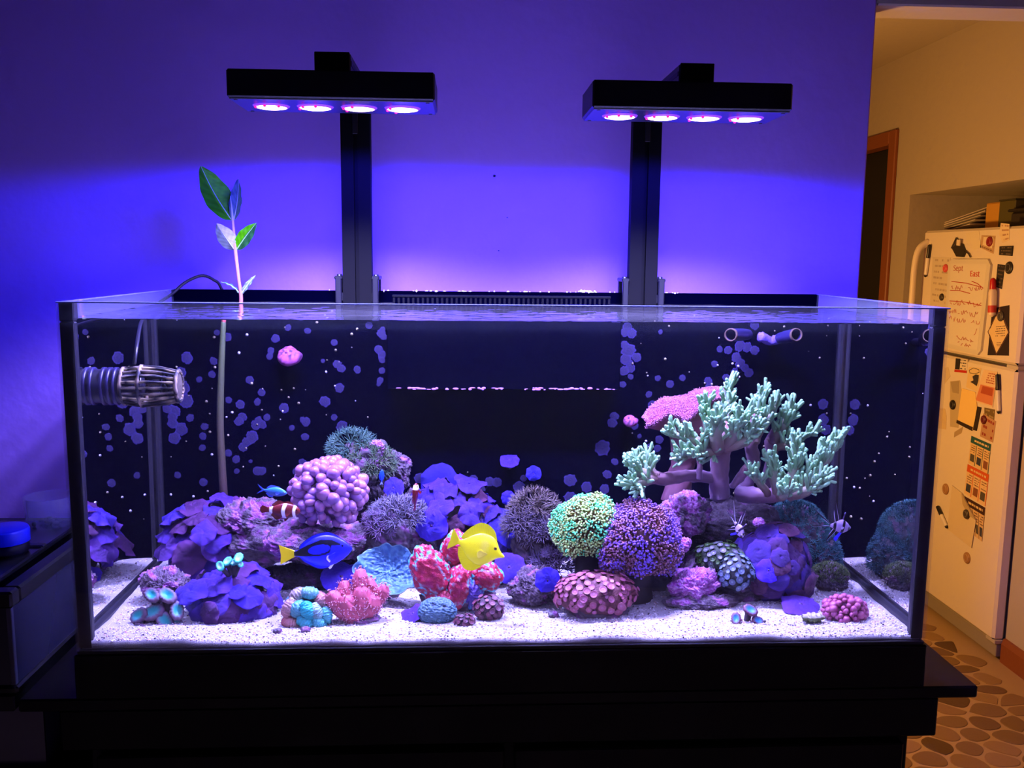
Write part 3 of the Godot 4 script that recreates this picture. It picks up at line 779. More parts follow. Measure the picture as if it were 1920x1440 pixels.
# ---------------------------------------------------------------- reef
func rock_shape(at: Vector3, r: Vector3, sd: int, pink: float, amp := 0.26, nu := 90, nv := 56, dark := 1.0) -> MB:
	var n1 := nz(sd, 16.0, 3)
	var n2 := nz(sd + 1, 70.0, 2, FastNoiseLite.TYPE_CELLULAR)
	n2.cellular_return_type = FastNoiseLite.RETURN_DISTANCE
	var n3 := nz(sd + 2, 150.0, 2)
	var n4 := nz(sd + 3, 30.0, 3)
	var m := minf(r.x, r.y)
	var kk := clampf(m / 0.025, 0.4, 1.0)
	var b := MB.new()
	b.grid(nu, nv, func(u, w):
		var an: float = TAU * (0.0 if u == 1.0 else u)
		var d := Vector3(sin(PI * w) * cos(an), cos(PI * w), sin(PI * w) * sin(an))
		var p: Vector3 = d * r
		var nrm := Vector3(d.x / r.x, d.y / r.y, d.z / r.z).normalized()
		var q := n4.get_noise_3dv(p)
		var f := n3.get_noise_3dv(p * 1.3 + Vector3(3, 1, 2))
		var base := hue(0.40, 0.34, 0.40).lerp(hue(0.60, 0.55, 0.58), clampf(f * 1.5 + 0.4, 0, 1))
		var pk := hue(0.74, 0.42, 0.72).lerp(hue(0.85, 0.68, 0.85), clampf(f * 2.0 + 0.3, 0, 1))
		var col: Color = base.lerp(pk, clampf((q + pink - 0.35) * 4.0, 0, 1)) * dark
		p += nrm * (amp * 2.0 * n1.get_noise_3dv(p) * m)
		p += nrm * kk * (0.012 * (n2.get_noise_3dv(p) + 0.45) + 0.005 * f)
		return [at + p, col])
	return b

func rock(label: String, at: Vector3, r: Vector3, sd: int, pink := 0.4, amp := 0.26, dark := 1.0) -> Node3D:
	var t := thing("live_rock", label, "rock", at)
	part("rock", rock_shape(Vector3.ZERO, r, sd, pink, amp, 110, 70, dark), relief(mat(null, 0.85, 0.0, 0.3), bump(77, 0.06, true, 3), 0.25, 12.0), t)
	return t

var caps := {}

func cap_mesh(sd: int, ruff: float) -> ArrayMesh:          # a mushroom polyp of unit radius, its face towards +y
	var key := "%d %f" % [sd, ruff]
	if not caps.has(key):
		var b := MB.new()
		var n := nz(sd, 1.1, 2)
		b.grid(40, 18, func(u, v):
			var an: float = TAU * (0.0 if u == 1.0 else u)
			var r: float = minf(v * 1.35, 1.0) if v < 0.76 else lerpf(1.0, 0.35, (v - 0.76) / 0.24)
			var under: float = 0.0 if v < 0.76 else 0.05 + 0.12 * (v - 0.76) / 0.24
			var c := cos(an)
			var s := sin(an)
			var w := n.get_noise_2d(c * 1.2, s * 1.2)
			var rr: float = r * (1.0 + 0.12 * w)
			var h: float = 0.30 * (1.0 - pow(r, 2.6)) + 0.05 * n.get_noise_2d(c * r * 5.0 + 9.0, s * r * 5.0) - 0.14 * exp(-pow(r / 0.15, 2)) + ruff * pow(r, 3) * (sin(an * 3.0 + sd) * 0.5 + sin(an * 5.0 + sd * 2.3) * 0.35 + w * 0.6) + 0.008 * sin(an * 26) * r - under
			var k: float = 0.62 + 0.55 * pow(r, 3) + 0.5 * exp(-pow(r / 0.14, 2)) + 0.05 * sin(an * 26)
			return [Vector3(rr * c, h, rr * s), Color(k, k * 0.98, k) if under == 0.0 else Color(0.3, 0.2, 0.25)], true)
		caps[key] = b.mesh()
	return caps[key]

func skin(col: Color, rough := 0.5) -> StandardMaterial3D:
	var m := relief(mat(null, rough, 0.0, 0.4), bump(78, 0.05, false, 4), 0.06, 9.0)
	m.albedo_color = col
	m.backlight_enabled = true; m.backlight = Color(0.12, 0.12, 0.12)
	return m

func mushrooms(t: Node3D, at: Vector3, r: Vector3, n: int, size: float, sd: int, cols: Array, ruff := 0.2, low := -0.5, up := 0.35, out := 1.0) -> void:
	var r2 := RandomNumberGenerator.new()
	r2.seed = sd
	var sn := nz(sd, 16.0, 2)
	var mats := cols.map(func(c): return skin(c))
	for k in n:
		var y := lerpf(0.97, low, (k + 0.5) / n)
		var an := k * 2.39996 + r2.randf_range(-0.25, 0.25)
		var q := sqrt(1.0 - y * y)
		var d := Vector3(q * cos(an), y, q * sin(an))
		if d.z < -0.55: continue
		var nrm := (Vector3(d.x / r.x, d.y / r.y, d.z / r.z).normalized() + Vector3(r2.randf_range(-0.4, 0.4), up + r2.randf_range(-0.3, 0.3), 0.15)).normalized()
		var s := size * r2.randf_range(0.7, 1.25)
		part("mushroom_cap", cap_mesh(r2.randi() % 5, ruff), mats[r2.randi() % mats.size()], t, Transform3D(aim(nrm, r2.randf_range(0, TAU)).scaled_local(Vector3(s, s * 0.9, s)), at + d * r * out * (1.0 + 0.3 * sn.get_noise_3dv(d * r)) * r2.randf_range(0.95, 1.1)))

func mushroom_rock(label: String, at: Vector3, r: Vector3, n: int, size: float, sd: int, cols: Array, ruff := 0.2, low := -0.5, up := 0.35) -> Node3D:
	var t := thing("mushroom_coral", label, "coral", at)
	part("rock", rock_shape(Vector3.ZERO, r * 0.86, sd, 0.1, 0.14, 60, 40, 0.5), mat(null, 0.9), t)
	mushrooms(t, Vector3.ZERO, r, n, size, sd, cols, ruff, low, up)
	return t

func tuft_shape(n: int, at: Vector3, r: Vector3, len: float, w: float, c1: Color, c2: Color, sd: int, arms := 7, low := -0.3) -> MB:      # feathery polyps
	var r2 := RandomNumberGenerator.new()
	r2.seed = sd
	var b := MB.new()
	for k in n:
		var y := r2.randf_range(low, 1.0)
		var an := r2.randf_range(0, TAU)
		var q := sqrt(1.0 - y * y)
		var d := Vector3(q * cos(an), y, q * sin(an))
		if d.z < -0.5: continue
		var nrm := (d + Vector3(r2.randf_range(-0.35, 0.35), r2.randf_range(-0.1, 0.5), r2.randf_range(-0.3, 0.3))).normalized()
		var p := at + d * r
		var bs := aim(nrm, r2.randf_range(0, TAU))
		var c := c1.lerp(c2, r2.randf())
		b.tube([p - nrm * len * 0.5, p + nrm * len * 0.25], [w * 1.3, w], 4, c * 0.8, null, null, 0.0, false)
		for j in arms:
			var a2 := TAU * j / arms
			var side := bs * Vector3(cos(a2), 0, sin(a2))
			var o := p + nrm * len * 0.22
			b.tube([o, o + nrm * len * 0.4 + side * len * 0.3, o + nrm * len * r2.randf_range(0.5, 0.8) + side * len * 0.62], [w * 0.8, w * 0.7, w * 0.2], 3, c * 0.85, c * 1.25, null, 0.0, false)
	return b

func polyp_mesh(rim: Color, disc: Color, mouth: Color, col: Color) -> ArrayMesh:     # a button polyp of unit radius
	var prof := [[0.55, -1.1, col], [0.6, -0.3, col], [0.85, 0.0, col], [1.02, 0.16, rim], [0.94, 0.25, rim], [0.7, 0.13, disc], [0.35, 0.08, disc], [0.22, 0.17, mouth], [0.12, 0.1, mouth], [0.001, 0.04, mouth * 0.5]]
	var b := MB.new()
	b.grid(16, prof.size() - 1, func(u, v):
		var p = prof[roundi(v * (prof.size() - 1))]
		var an: float = TAU * (0.0 if u == 1.0 else u)
		var f: float = 1.0 + (0.05 * sin(an * 8.0) if p[0] > 0.9 else 0.0)
		return [Vector3(p[0] * cos(an) * f, p[1], p[0] * sin(an) * f), p[2]], true)
	return b.mesh()

func zoas(called: String, label: String, at: Vector3, r: Vector3, n: int, size: float, sd: int, meshes: Array, base: Color, low := -0.35) -> Node3D:
	var t := thing(called, label, "coral", at)
	var sn := nz(sd, 18.0, 2)
	var shp := func(d): return 1.0 + 0.22 * sn.get_noise_3dv(d * r)
	var b := MB.new()
	b.blob(Vector3.ZERO, r * 0.94, 48, 30, shp, func(d, k): return base)
	part("mat", b, relief(mat(null, 0.7), bump(77, 0.06, true, 3), 0.12, 10.0), t)
	var r2 := RandomNumberGenerator.new()
	r2.seed = sd
	var m := mat(null, 0.5)
	for k in n:
		var y := lerpf(0.985, low, (k + 0.5) / n)
		var an := k * 2.39996 + r2.randf_range(-0.12, 0.12)
		var q := sqrt(1.0 - y * y)
		var d := Vector3(q * cos(an), y, q * sin(an))
		if d.z < -0.45: continue
		var nrm := (Vector3(d.x / r.x, d.y / r.y, d.z / r.z).normalized() + Vector3(r2.randf_range(-0.25, 0.25), r2.randf_range(0.0, 0.4), r2.randf_range(-0.1, 0.3))).normalized()
		var s := size * r2.randf_range(0.6, 1.25)
		part("polyp", meshes[r2.randi() % meshes.size()], m, t, Transform3D(aim(nrm, r2.randf_range(0, TAU)).scaled_local(Vector3(s, s * 1.2, s)), d * r * shp.call(d) * 1.0 + nrm * s * 0.12 * r2.randf_range(-1, 1.6)))
	return t

func tentacles(t: Node3D, r: Vector3, n: int, len: float, w: float, sd: int, tips: Array, stalk: Color) -> void:
	var r2 := RandomNumberGenerator.new()
	r2.seed = sd
	var nn := nz(sd, 14.0, 2)
	var xs := [[], []]
	var ts := [[], []]
	for k in n:
		var y := lerpf(1.0, -0.75, (k + 0.5) / n)
		var an := r2.randf_range(0, TAU)
		var q := sqrt(1.0 - y * y)
		var d := Vector3(q * cos(an), y, q * sin(an))
		if d.z < -0.6: continue
		var nrm := (d + Vector3(r2.randf_range(-0.3, 0.3), r2.randf_range(-0.3, 0.3), r2.randf_range(-0.3, 0.3))).normalized()
		var s := len * r2.randf_range(0.55, 1.25)
		var f := 0 if nn.get_noise_3dv(d * r * 1.7) * 1.6 + r2.randf_range(-0.5, 0.5) > 0.0 else 1
		xs[f].append(Transform3D(aim(nrm).scaled_local(Vector3(w, s, w)), d * r * (1.0 + 0.2 * nn.get_noise_3dv(d * r))))
		ts[f].append(Color.WHITE * r2.randf_range(0.8, 1.2))
	for f in 2:
		var b := MB.new()
		b.tube([Vector3.ZERO, Vector3(0.03, 0.5, 0.02), Vector3(0, 0.86, 0)], [0.10, 0.085, 0.08], 5, stalk, stalk.lerp(tips[f], 0.3), null, 0.0, false)
		b.ball(Vector3(0, 0.92, 0), Vector3(0.115, 0.10, 0.115), 7, 5, tips[f])
		many("tentacles", b.mesh(), mat(null, 0.4), xs[f], t, ts[f])

func ruffle(r: Vector2, thick: float, waves: float, amp: float, dish: float, sd: int, colf: Callable, nu := 90, nv := 26) -> MB:     # a wavy plate, face towards +y
	var n := nz(sd, 1.0, 2)
	var fine := nz(sd + 4, 260.0, 3)
	var b := MB.new()
	b.grid(nu, nv, func(u, v):
		var an: float = TAU * (0.0 if u == 1.0 else u)
		var top: bool = v < 0.6
		var q: float = v / 0.56 if top else 1.0 - (v - 0.6) / 0.4
		q = clampf(q, 0, 1)
		var c := cos(an)
		var s := sin(an)
		var edge := 1.0 + 0.16 * n.get_noise_2d(c * 1.5, s * 1.5) + 0.03 * sin(an * 9 + sd)
		var p := Vector3(r.x * q * edge * c, 0, r.y * q * edge * s)
		p.y = dish * q * q + amp * pow(q, 4) * (sin(an * waves + sd) + 0.6 * sin(an * roundf(waves * 1.7) + sd * 2.0)) + 0.0035 * fine.get_noise_3d(p.x * 0.5, 0, p.z * 0.5) - (0.0 if top else thick * (0.35 + 0.65 * (1 - q)))
		return [p, colf.call(q, an, top)], true)
	return b

func reef() -> void:
	var blue := [Color(0.22, 0.11, 0.68), Color(0.20, 0.09, 0.60), Color(0.27, 0.14, 0.60)]
	var plum := [Color(0.28, 0.12, 0.38), Color(0.24, 0.12, 0.50), Color(0.32, 0.14, 0.30)]
	deep = 0.5
	# supporting rockwork
	rock("dark rough rock carrying the bubble coral and the purple mushrooms beside it", Vector3(-0.4275, 0.9861, -0.4), Vector3(0.1531, 0.0459, 0.10), 101, 0.30, 0.2, 0.8)
	rock("dark low rock in the gap behind the blue fish", Vector3(-0.385, 0.8998, -0.4), Vector3(0.1213, 0.0353, 0.08), 103, 0.1, 0.2, 0.35)
	rock("tall dark rock in the middle of the reef under the feathery polyps", Vector3(-0.2091, 0.9748, -0.44), Vector3(0.1015, 0.0992, 0.10), 105, 0.15, 0.2, 0.5)
	rock("dark rock under the violet mushroom ridge at the middle of the reef", Vector3(-0.0506, 0.9436, -0.42), Vector3(0.0905, 0.0792, 0.10), 107, 0.1, 0.2, 0.5)
	rock("broad dark rock shelf carrying the finger leather coral", Vector3(0.4639, 1.0064, -0.42), Vector3(0.1459, 0.0547, 0.08), 109, 0.05, 0.12, 0.3)
	rock("dark rock behind the green and purple frogspawn domes", Vector3(0.2602, 0.9569, -0.36), Vector3(0.112, 0.084, 0.10), 111, 0.15, 0.2, 0.5)
	rock("low dark rock ledge under the right mushroom mound", Vector3(0.4843, 0.9259, -0.3), Vector3(0.1437, 0.0575, 0.10), 113, 0.2, 0.2, 0.5)
	# left mounds
	mushroom_rock("upper rock mound draped in broad purple mushroom corals at the foot of the seedling", Vector3(-0.6148, 0.9812, -0.44), Vector3(0.0875, 0.07, 0.095), 58, 0.031, 201, [Color(0.30, 0.15, 0.60), Color(0.34, 0.17, 0.54), Color(0.32, 0.14, 0.38), Color(0.26, 0.15, 0.66)], 0.42, -0.8, 0.75)
	mushroom_rock("front left rock mound covered with deep blue-purple mushroom corals on the sand", Vector3(-0.5281, 0.9178, -0.18), Vector3(0.0719, 0.0599, 0.08), 50, 0.029, 203, [Color(0.20, 0.09, 0.74), Color(0.28, 0.12, 0.62), Color(0.32, 0.13, 0.40), Color(0.24, 0.12, 0.70)], 0.34, -0.85, 0.35)
	var r1 := rock("knobbly pinkish live rock behind the striped clownfish", Vector3(-0.519, 1.0301, -0.4), Vector3(0.0715, 0.0368, 0.06), 121, 0.42, 0.26, 0.7)
	rock("lavender live rock running behind the blue fish", Vector3(-0.3876, 1.0003, -0.3), Vector3(0.1032, 0.0295, 0.05), 123, 0.45, 0.26, 0.7)
	rock("small crusty rock with pale fragments between the purple mounds at left", Vector3(-0.6649, 0.9378, -0.25), Vector3(0.0426, 0.0264, 0.05), 125, 0.3, 0.3, 0.9)
	# candy cane corals
	candy("cluster of teal-centred candy cane coral heads in the front left corner of the sand", Vector3(-0.6404, 0.9243, -0.1), [[-38, 14, 17], [-14, -24, 15], [12, -22, 17], [30, 4, 16], [-12, 8, 19], [8, 22, 17], [-34, 36, 14], [22, 32, 14], [-2, 38, 15]], 221, [hue(0.46, 0.36, 0.44), hue(0.25, 0.75, 0.70)])
	candy("little mint green candy coral on the front left mushroom mound", Vector3(-0.5154, 1.004, -0.125), [[-17, 4, 9], [-6, -2, 9], [6, 0, 8], [14, -8, 10], [16, 3, 7]], 223, [hue(0.45, 0.85, 0.72), hue(0.75, 0.95, 0.90)])
	# bubble coral
	bubbles()
	# feathery tufts
	var green := hue(0.36, 0.50, 0.42)
	var tf := thing("star_polyps", "two grey-green feathery polyp tufts on top of the tall middle rock behind the bubble coral", "coral", Vector3(-0.3035, 1.1577, -0.45))
	var tr: float = 0.04
	var rk := rock_shape(Vector3(tr * 0.4, -tr * 0.6, 0), Vector3(tr * 1.5, tr * 1.3, 0.05), 131, 0.2, 0.2, 60, 40, 0.6)
	part("rock", rk, mat(null, 0.9), tf)
	own("tuft", tuft_shape(110, Vector3(-0.3178, 1.1669, -0.45), Vector3(tr * 0.95, tr * 0.72, 0.03), 0.022, 0.0012, hue(0.30, 0.46, 0.40), hue(0.45, 0.58, 0.50), 1), mat(null, 0.7), tf)
	own("tuft", tuft_shape(130, Vector3(-0.2821, 1.136, -0.43), Vector3(tr * 1.05, tr * 0.85, 0.035), 0.020, 0.0011, hue(0.34, 0.46, 0.34), hue(0.50, 0.55, 0.42), 2), mat(null, 0.7), tf)
	rock("bright pink knob of live rock beside the grey-green tufts", Vector3(-0.2674, 1.17, -0.43), Vector3(0.0199, 0.0221, 0.02), 133, 0.9, 0.35)
	rock("grey pitted rock pinnacle right of the grey-green tufts", Vector3(-0.2297, 1.1122, -0.46), Vector3(0.0315, 0.0518, 0.035), 135, 0.1, 0.35, 0.85)
	rock("dark rock column between the bubble coral and the pale feathery colony", Vector3(-0.2711, 1.0542, -0.45), Vector3(0.0426, 0.0673, 0.04), 137, 0.05, 0.25, 0.4)
	single_cap("single bright blue mushroom coral on the rock left of the upright clownfish", Vector3(-0.2296, 1.0963, -0.38), 0.0218, Vector3(-0.1, 0.3, 0.9), Color(0.26, 0.14, 0.9), 2)
	var xe := thing("pulsing_coral", "pale grey-lilac feathery colony on the middle rock below the single blue mushroom", "coral", Vector3(-0.2289, 1.0219, -0.36))
	part("rock", rock_shape(Vector3(0, -0.03, 0), Vector3(0.0544, 0.0479, 0.04), 139, 0.2, 0.2, 60, 40, 0.6), mat(null, 0.9), xe)
	own("tuft", tuft_shape(150, Vector3(-0.2177, 1.0375, -0.355), Vector3(0.0479, 0.0327, 0.04), 0.022, 0.0012, hue(0.50, 0.48, 0.55), hue(0.62, 0.60, 0.66), 3), mat(null, 0.7), xe)
	own("tuft", tuft_shape(80, Vector3(-0.2562, 1.0198, -0.345), Vector3(0.024, 0.0261, 0.03), 0.018, 0.0012, hue(0.58, 0.48, 0.62), hue(0.70, 0.60, 0.72), 4), mat(null, 0.7), xe)
	# middle mushroom ridge
	mushroom_rock("violet mushroom coral ridge behind the yellow fish", Vector3(-0.1049, 1.0227, -0.42), Vector3(0.0831, 0.0741, 0.07), 64, 0.025, 205, blue + plum, 0.42, -0.8, 0.6)
	mushroom_rock("smaller blue mushroom coral mound on the right end of the violet ridge", Vector3(-0.0118, 0.9887, -0.4), Vector3(0.0404, 0.0516, 0.05), 26, 0.025, 207, [Color(0.18, 0.10, 0.66), Color(0.22, 0.11, 0.54)], 0.3, -0.7, 0.3)
	single_cap("broad violet mushroom coral hanging below the ridge left of the yellow fish", Vector3(-0.1495, 1.028, -0.33), 0.0346, Vector3(-0.2, 0.1, 0.95), Color(0.30, 0.15, 0.86), 3)
	single_cap("blue-violet mushroom coral on the black back pane above the violet ridge", Vector3(-0.1384, 1.0715, -0.57), 0.0449, Vector3(0, 0.3, 0.95), Color(0.18, 0.10, 0.62), 1)
	single_cap("lone small blue mushroom on the black back pane under the overflow", Vector3(0.0156, 1.1199, -0.575), 0.0226, Vector3(0, 0.8, 0.6), Color(0.30, 0.16, 0.9), 4)
	single_cap("blue mushroom on the back pane above the brown feathery colony, upper one", Vector3(0.0696, 1.0908, -0.575), 0.0179, Vector3(0, 0.1, 1), Color(0.20, 0.14, 0.75), 2)
	single_cap("blue mushroom on the back pane beside the brown feathery colony, lower one", Vector3(0.0139, 1.0361, -0.575), 0.0167, Vector3(0, 0.1, 1), Color(0.24, 0.14, 0.8), 0)
	single_cap("dark violet mushroom fold in the cave under the blue fish", Vector3(-0.3306, 0.9258, -0.3), 0.0425, Vector3(0.1, 0.8, 0.6), Color(0.30, 0.16, 0.75), 0)
	# plate coral
	var pl := thing("plate_coral", "teal blue plate coral dished towards the viewer under the blue fish", "coral", Vector3(-0.235, 0.9495, -0.24))
	var pn := nz(55, 2.2, 3)
	part("plate", ruffle(Vector2(0.0646, 0.0542), 0.012, 3.0, 0.006, 0.026, 5, func(q, an, top): return (hue(0.30, 0.46, 0.62).lerp(hue(0.46, 0.64, 0.74), clampf(0.5 + pn.get_noise_2d(q * cos(an) * 2, q * sin(an) * 2) * 1.4, 0, 1)) if q < 0.96 else hue(0.6, 0.75, 0.75)) if top else hue(0.35, 0.3, 0.32), 120, 80), relief(mat(null, 0.6), bump(77, 0.06, true, 3), 0.1, 11.0), pl, Transform3D(aim(Vector3(0.05, 0.62, 0.85)), Vector3.ZERO))
	var pf := MB.new()
	pf.tube([Vector3(0, -0.045, -0.03), Vector3(0, -0.07, -0.03)], [0.02, 0.03], 14, hue(0.28, 0.25, 0.28), null, nz(5, 60), 0.005)
	part("foot", pf, mat(null, 0.9), pl)
	brains()
	# small corals on the sand
	var fv := thing("moon_coral", "round teal-grey moon coral with two mouths on the front sand", "coral", Vector3(-0.1337, 0.9103, -0.11))
	var fr: float = 0.0369
	var fn := nz(81, 210.0, 1, FastNoiseLite.TYPE_CELLULAR)
	fn.cellular_return_type = FastNoiseLite.RETURN_DISTANCE
	var fb := MB.new()
	var mouths := [Vector3(-0.2, 0.75, 0.62).normalized(), Vector3(0.42, 0.62, 0.66).normalized()]
	fb.blob(Vector3.ZERO, Vector3(fr, fr * 0.76, fr * 0.9), 150, 90, func(d):
		var k := 1.0 + 0.16 * (fn.get_noise_3dv(d * fr) + 0.3)
		for m in mouths: k -= 0.13 * exp(-pow(d.distance_to(m) / 0.14, 2))
		return k, func(d, k):
		var c := hue(0.28, 0.44, 0.50).lerp(hue(0.52, 0.66, 0.68), clampf((fn.get_noise_3dv(d * fr) + 0.6) * 1.4, 0, 1))
		for m in mouths: c = c.lerp(hue(0.2, 0.26, 0.36), exp(-pow(d.distance_to(m) / 0.15, 2)))
		return c)
	part("head", fb, mat(null, 0.6), fv)
	single_cap("purple mushroom lying on the sand at the left foot of the moon coral", Vector3(-0.178, 0.9026, -0.12), 0.026, Vector3(-0.35, 0.85, 0.4), Color(0.38, 0.18, 0.85), 1)
	var zp := [polyp_mesh(hue(0.42, 0.24, 0.28), hue(0.50, 0.28, 0.33), hue(0.62, 0.40, 0.48), hue(0.34, 0.22, 0.22)), polyp_mesh(hue(0.36, 0.22, 0.26), hue(0.44, 0.26, 0.32), hue(0.55, 0.38, 0.45), hue(0.3, 0.2, 0.2))]
	zoas("button_polyps", "round ball of dark maroon button polyps on the sand below the yellow fish", Vector3(-0.0356, 0.9126, -0.12), Vector3(0.0272, 0.0231, 0.026), 60, 0.0052, 301, zp, hue(0.25, 0.18, 0.2), -0.7)
	zoas("button_polyps", "smallest ball of dark maroon button polyps at the front of the sand", Vector3(-0.0838, 0.9, -0.08), Vector3(0.0178, 0.0128, 0.017), 34, 0.0048, 303, zp, hue(0.22, 0.16, 0.2), -0.7)
	var rp := [polyp_mesh(hue(0.60, 0.34, 0.40), hue(0.70, 0.42, 0.52), hue(0.80, 0.58, 0.66), hue(0.50, 0.28, 0.30)), polyp_mesh(hue(0.56, 0.32, 0.36), hue(0.66, 0.38, 0.46), hue(0.76, 0.52, 0.60), hue(0.46, 0.26, 0.28))]
	var zm := zoas("button_polyps", "large mauve button polyp colony on the front sand below the frogspawn domes", Vector3(0.1674, 0.9329, -0.15), Vector3(0.0782, 0.0412, 0.065), 170, 0.0068, 305, rp, hue(0.46, 0.27, 0.28), -0.5)
	part("rock", rock_shape(Vector3(0.01, -0.04, 0.0), Vector3(0.055, 0.035, 0.05), 141, 0.1, 0.2, 60, 40, 0.7), mat(null, 0.9), zm)
	var cl := zoas("button_polyps", "domed cluster of rosy closed polyps in the front right corner of the sand", Vector3(0.639, 0.9084, -0.1), Vector3(0.0393, 0.0269, 0.034), 90, 0.0062, 307, [closed_mesh()], hue(0.46, 0.22, 0.3), -0.6)
	var gp := [polyp_mesh(hue(0.35, 0.42, 0.36), hue(0.40, 0.36, 0.42), hue(0.62, 0.72, 0.66), hue(0.22, 0.25, 0.2)), polyp_mesh(hue(0.36, 0.50, 0.25), hue(0.30, 0.40, 0.20), hue(0.5, 0.62, 0.5), hue(0.2, 0.24, 0.15))]
	var gb := [polyp_mesh(hue(0.36, 0.46, 0.52), hue(0.48, 0.52, 0.62), hue(0.68, 0.80, 0.82), hue(0.2, 0.24, 0.24))]
	zoas("button_polyps", "olive green button polyp colony left of the right mushroom mound", Vector3(0.426, 0.9782, -0.24), Vector3(0.0494, 0.0322, 0.045), 100, 0.0056, 309, gp, hue(0.2, 0.24, 0.16), -0.5)
	zoas("button_polyps", "blue-grey button polyp colony in front of the olive green one", Vector3(0.4482, 0.9608, -0.2), Vector3(0.0361, 0.0361, 0.04), 80, 0.0058, 311, gb, hue(0.2, 0.22, 0.2), -0.7)
	# brown feathery colony and the rock beneath it
	var bx := thing("pulsing_coral", "brownish feathery colony on a rock left of the bright green dome", "coral", Vector3(0.0667, 0.9966, -0.34))
	part("rock", rock_shape(Vector3(0, -0.02, 0), Vector3(0.0506, 0.0858, 0.05), 145, 0.1, 0.22, 80, 50, 0.55), mat(null, 0.9), bx)
	var xr: float = 0.0373
	own("tuft", tuft_shape(120, Vector3(0.0594, 1.0551, -0.34), Vector3(xr, xr * 0.8, 0.03), 0.024, 0.0014, hue(0.42, 0.36, 0.34), hue(0.52, 0.48, 0.44), 5), mat(null, 0.7), bx)
	own("tuft", tuft_shape(90, Vector3(0.0347, 1.0293, -0.32), Vector3(xr * 0.8, xr * 0.7, 0.03), 0.022, 0.0013, hue(0.40, 0.36, 0.40), hue(0.5, 0.46, 0.5), 6), mat(null, 0.7), bx)
	own("tuft", tuft_shape(110, Vector3(0.0778, 1.0091, -0.31), Vector3(xr, xr * 0.8, 0.03), 0.022, 0.0013, hue(0.36, 0.32, 0.38), hue(0.48, 0.44, 0.5), 7), mat(null, 0.7), bx)
	own("tuft", tuft_shape(120, Vector3(0.0936, 0.9526, -0.29), Vector3(xr * 1.1, xr * 0.7, 0.03), 0.018, 0.0012, hue(0.42, 0.36, 0.48), hue(0.55, 0.48, 0.6), 8), mat(null, 0.7), bx)
	rock("mottled green-brown rock with a blue mushroom on its right side", Vector3(0.0522, 0.9296, -0.22), Vector3(0.0505, 0.0358, 0.045), 147, 0.15, 0.2, 0.75)
	single_cap("ruffled vivid blue mushroom coral standing against the mottled rock", Vector3(0.0757, 0.955, -0.165), 0.0257, Vector3(0.15, 0.1, 0.95), Color(0.24, 0.12, 0.85), 2)
	single_cap("violet mushroom coral drooping right of the red open brain coral", Vector3(0.0053, 0.9606, -0.24), 0.0338, Vector3(-0.1, 0.6, 0.8), Color(0.30, 0.14, 0.72), 3)
	# frogspawn domes
	frog("bright green frogspawn coral dome beside the purple one", Vector3(0.1596, 1.0457, -0.23), Vector3(0.0611, 0.0548, 0.055), 4200, 0.012, 0.0165, 401, [hue(0.55, 0.96, 0.68) * 1.9, hue(0.76, 0.90, 0.60) * 1.6], hue(0.66, 0.56, 0.36))
	frog("large purple-tipped brown frogspawn coral dome in the middle of the reef", Vector3(0.2584, 1.0232, -0.2), Vector3(0.0733, 0.0712, 0.07), 4600, 0.012, 0.0185, 403, [hue(0.60, 0.46, 0.92), hue(0.60, 0.42, 0.52)], hue(0.62, 0.42, 0.38))
	rock("purple crusted round rock behind the purple dome", Vector3(0.3656, 1.0543, -0.32), Vector3(0.0484, 0.0418, 0.045), 151, 0.55, 0.2, 0.75)
	rock("bright pink and violet coralline rock on the sand right of the purple dome", Vector3(0.3687, 0.934, -0.2), Vector3(0.0487, 0.0318, 0.04), 153, 0.95, 0.35)
	rock("little pink rock knob touching the right side of the purple dome", Vector3(0.3469, 1.0132, -0.2), Vector3(0.0137, 0.0147, 0.014), 155, 0.9, 0.3)
	rock("grey rubble ledge lying on the sand under the pink coralline rock", Vector3(0.3764, 0.903, -0.19), Vector3(0.0762, 0.0148, 0.035), 157, 0.25, 0.3, 0.7)
	# right mound
	mushroom_rock("rounded mound of plum and violet mushroom corals on the right of the reef", Vector3(0.5374, 0.9563, -0.26), Vector3(0.0719, 0.0784, 0.075), 110, 0.021, 209, plum + [Color(0.24, 0.10, 0.44)], 0.05, -0.9, 0.1)
	single_cap("glowing violet mushroom at the front of the right plum mound", Vector3(0.5077, 0.9692, -0.175), 0.0253, Vector3(0, 0.4, 0.9), Color(0.36, 0.14, 0.98), 1)
	single_cap("wide dark purple mushroom spreading over the sand below the right mound", Vector3(0.5705, 0.9005, -0.16), 0.0401, Vector3(0.1, 0.95, 0.3), Color(0.40, 0.2, 0.62), 4)
	var gs := thing("star_polyps", "blue-green grassy star polyp slope behind the right mushroom mound", "coral", Vector3(0.6264, 0.9809, -0.43))
	var gr := Vector3(0.0671, 0.0718, 0.07)
	part("rock", rock_shape(Vector3.ZERO, gr * 0.95, 161, 0.0, 0.1, 60, 40, 0.5), mat(null, 0.9), gs)
	part("turf", tuft_shape(620, Vector3.ZERO, gr, 0.011, 0.0009, hue(0.24, 0.44, 0.46), hue(0.36, 0.56, 0.54), 9, 5, -0.4), mat(null, 0.7), gs).set_meta("kind", "stuff")
	part("turf", tuft_shape(420, Vector3(0.05, -0.045, 0.015), gr * Vector3(0.62, 0.8, 0.8), 0.011, 0.0009, hue(0.22, 0.40, 0.44), hue(0.34, 0.52, 0.54), 10, 5, -0.4), mat(null, 0.7), gs).set_meta("kind", "stuff")
	part("rock", rock_shape(Vector3(0.05, -0.045, 0.015), gr * Vector3(0.58, 0.76, 0.76), 162, 0.0, 0.1, 60, 40, 0.5), mat(null, 0.9), gs)
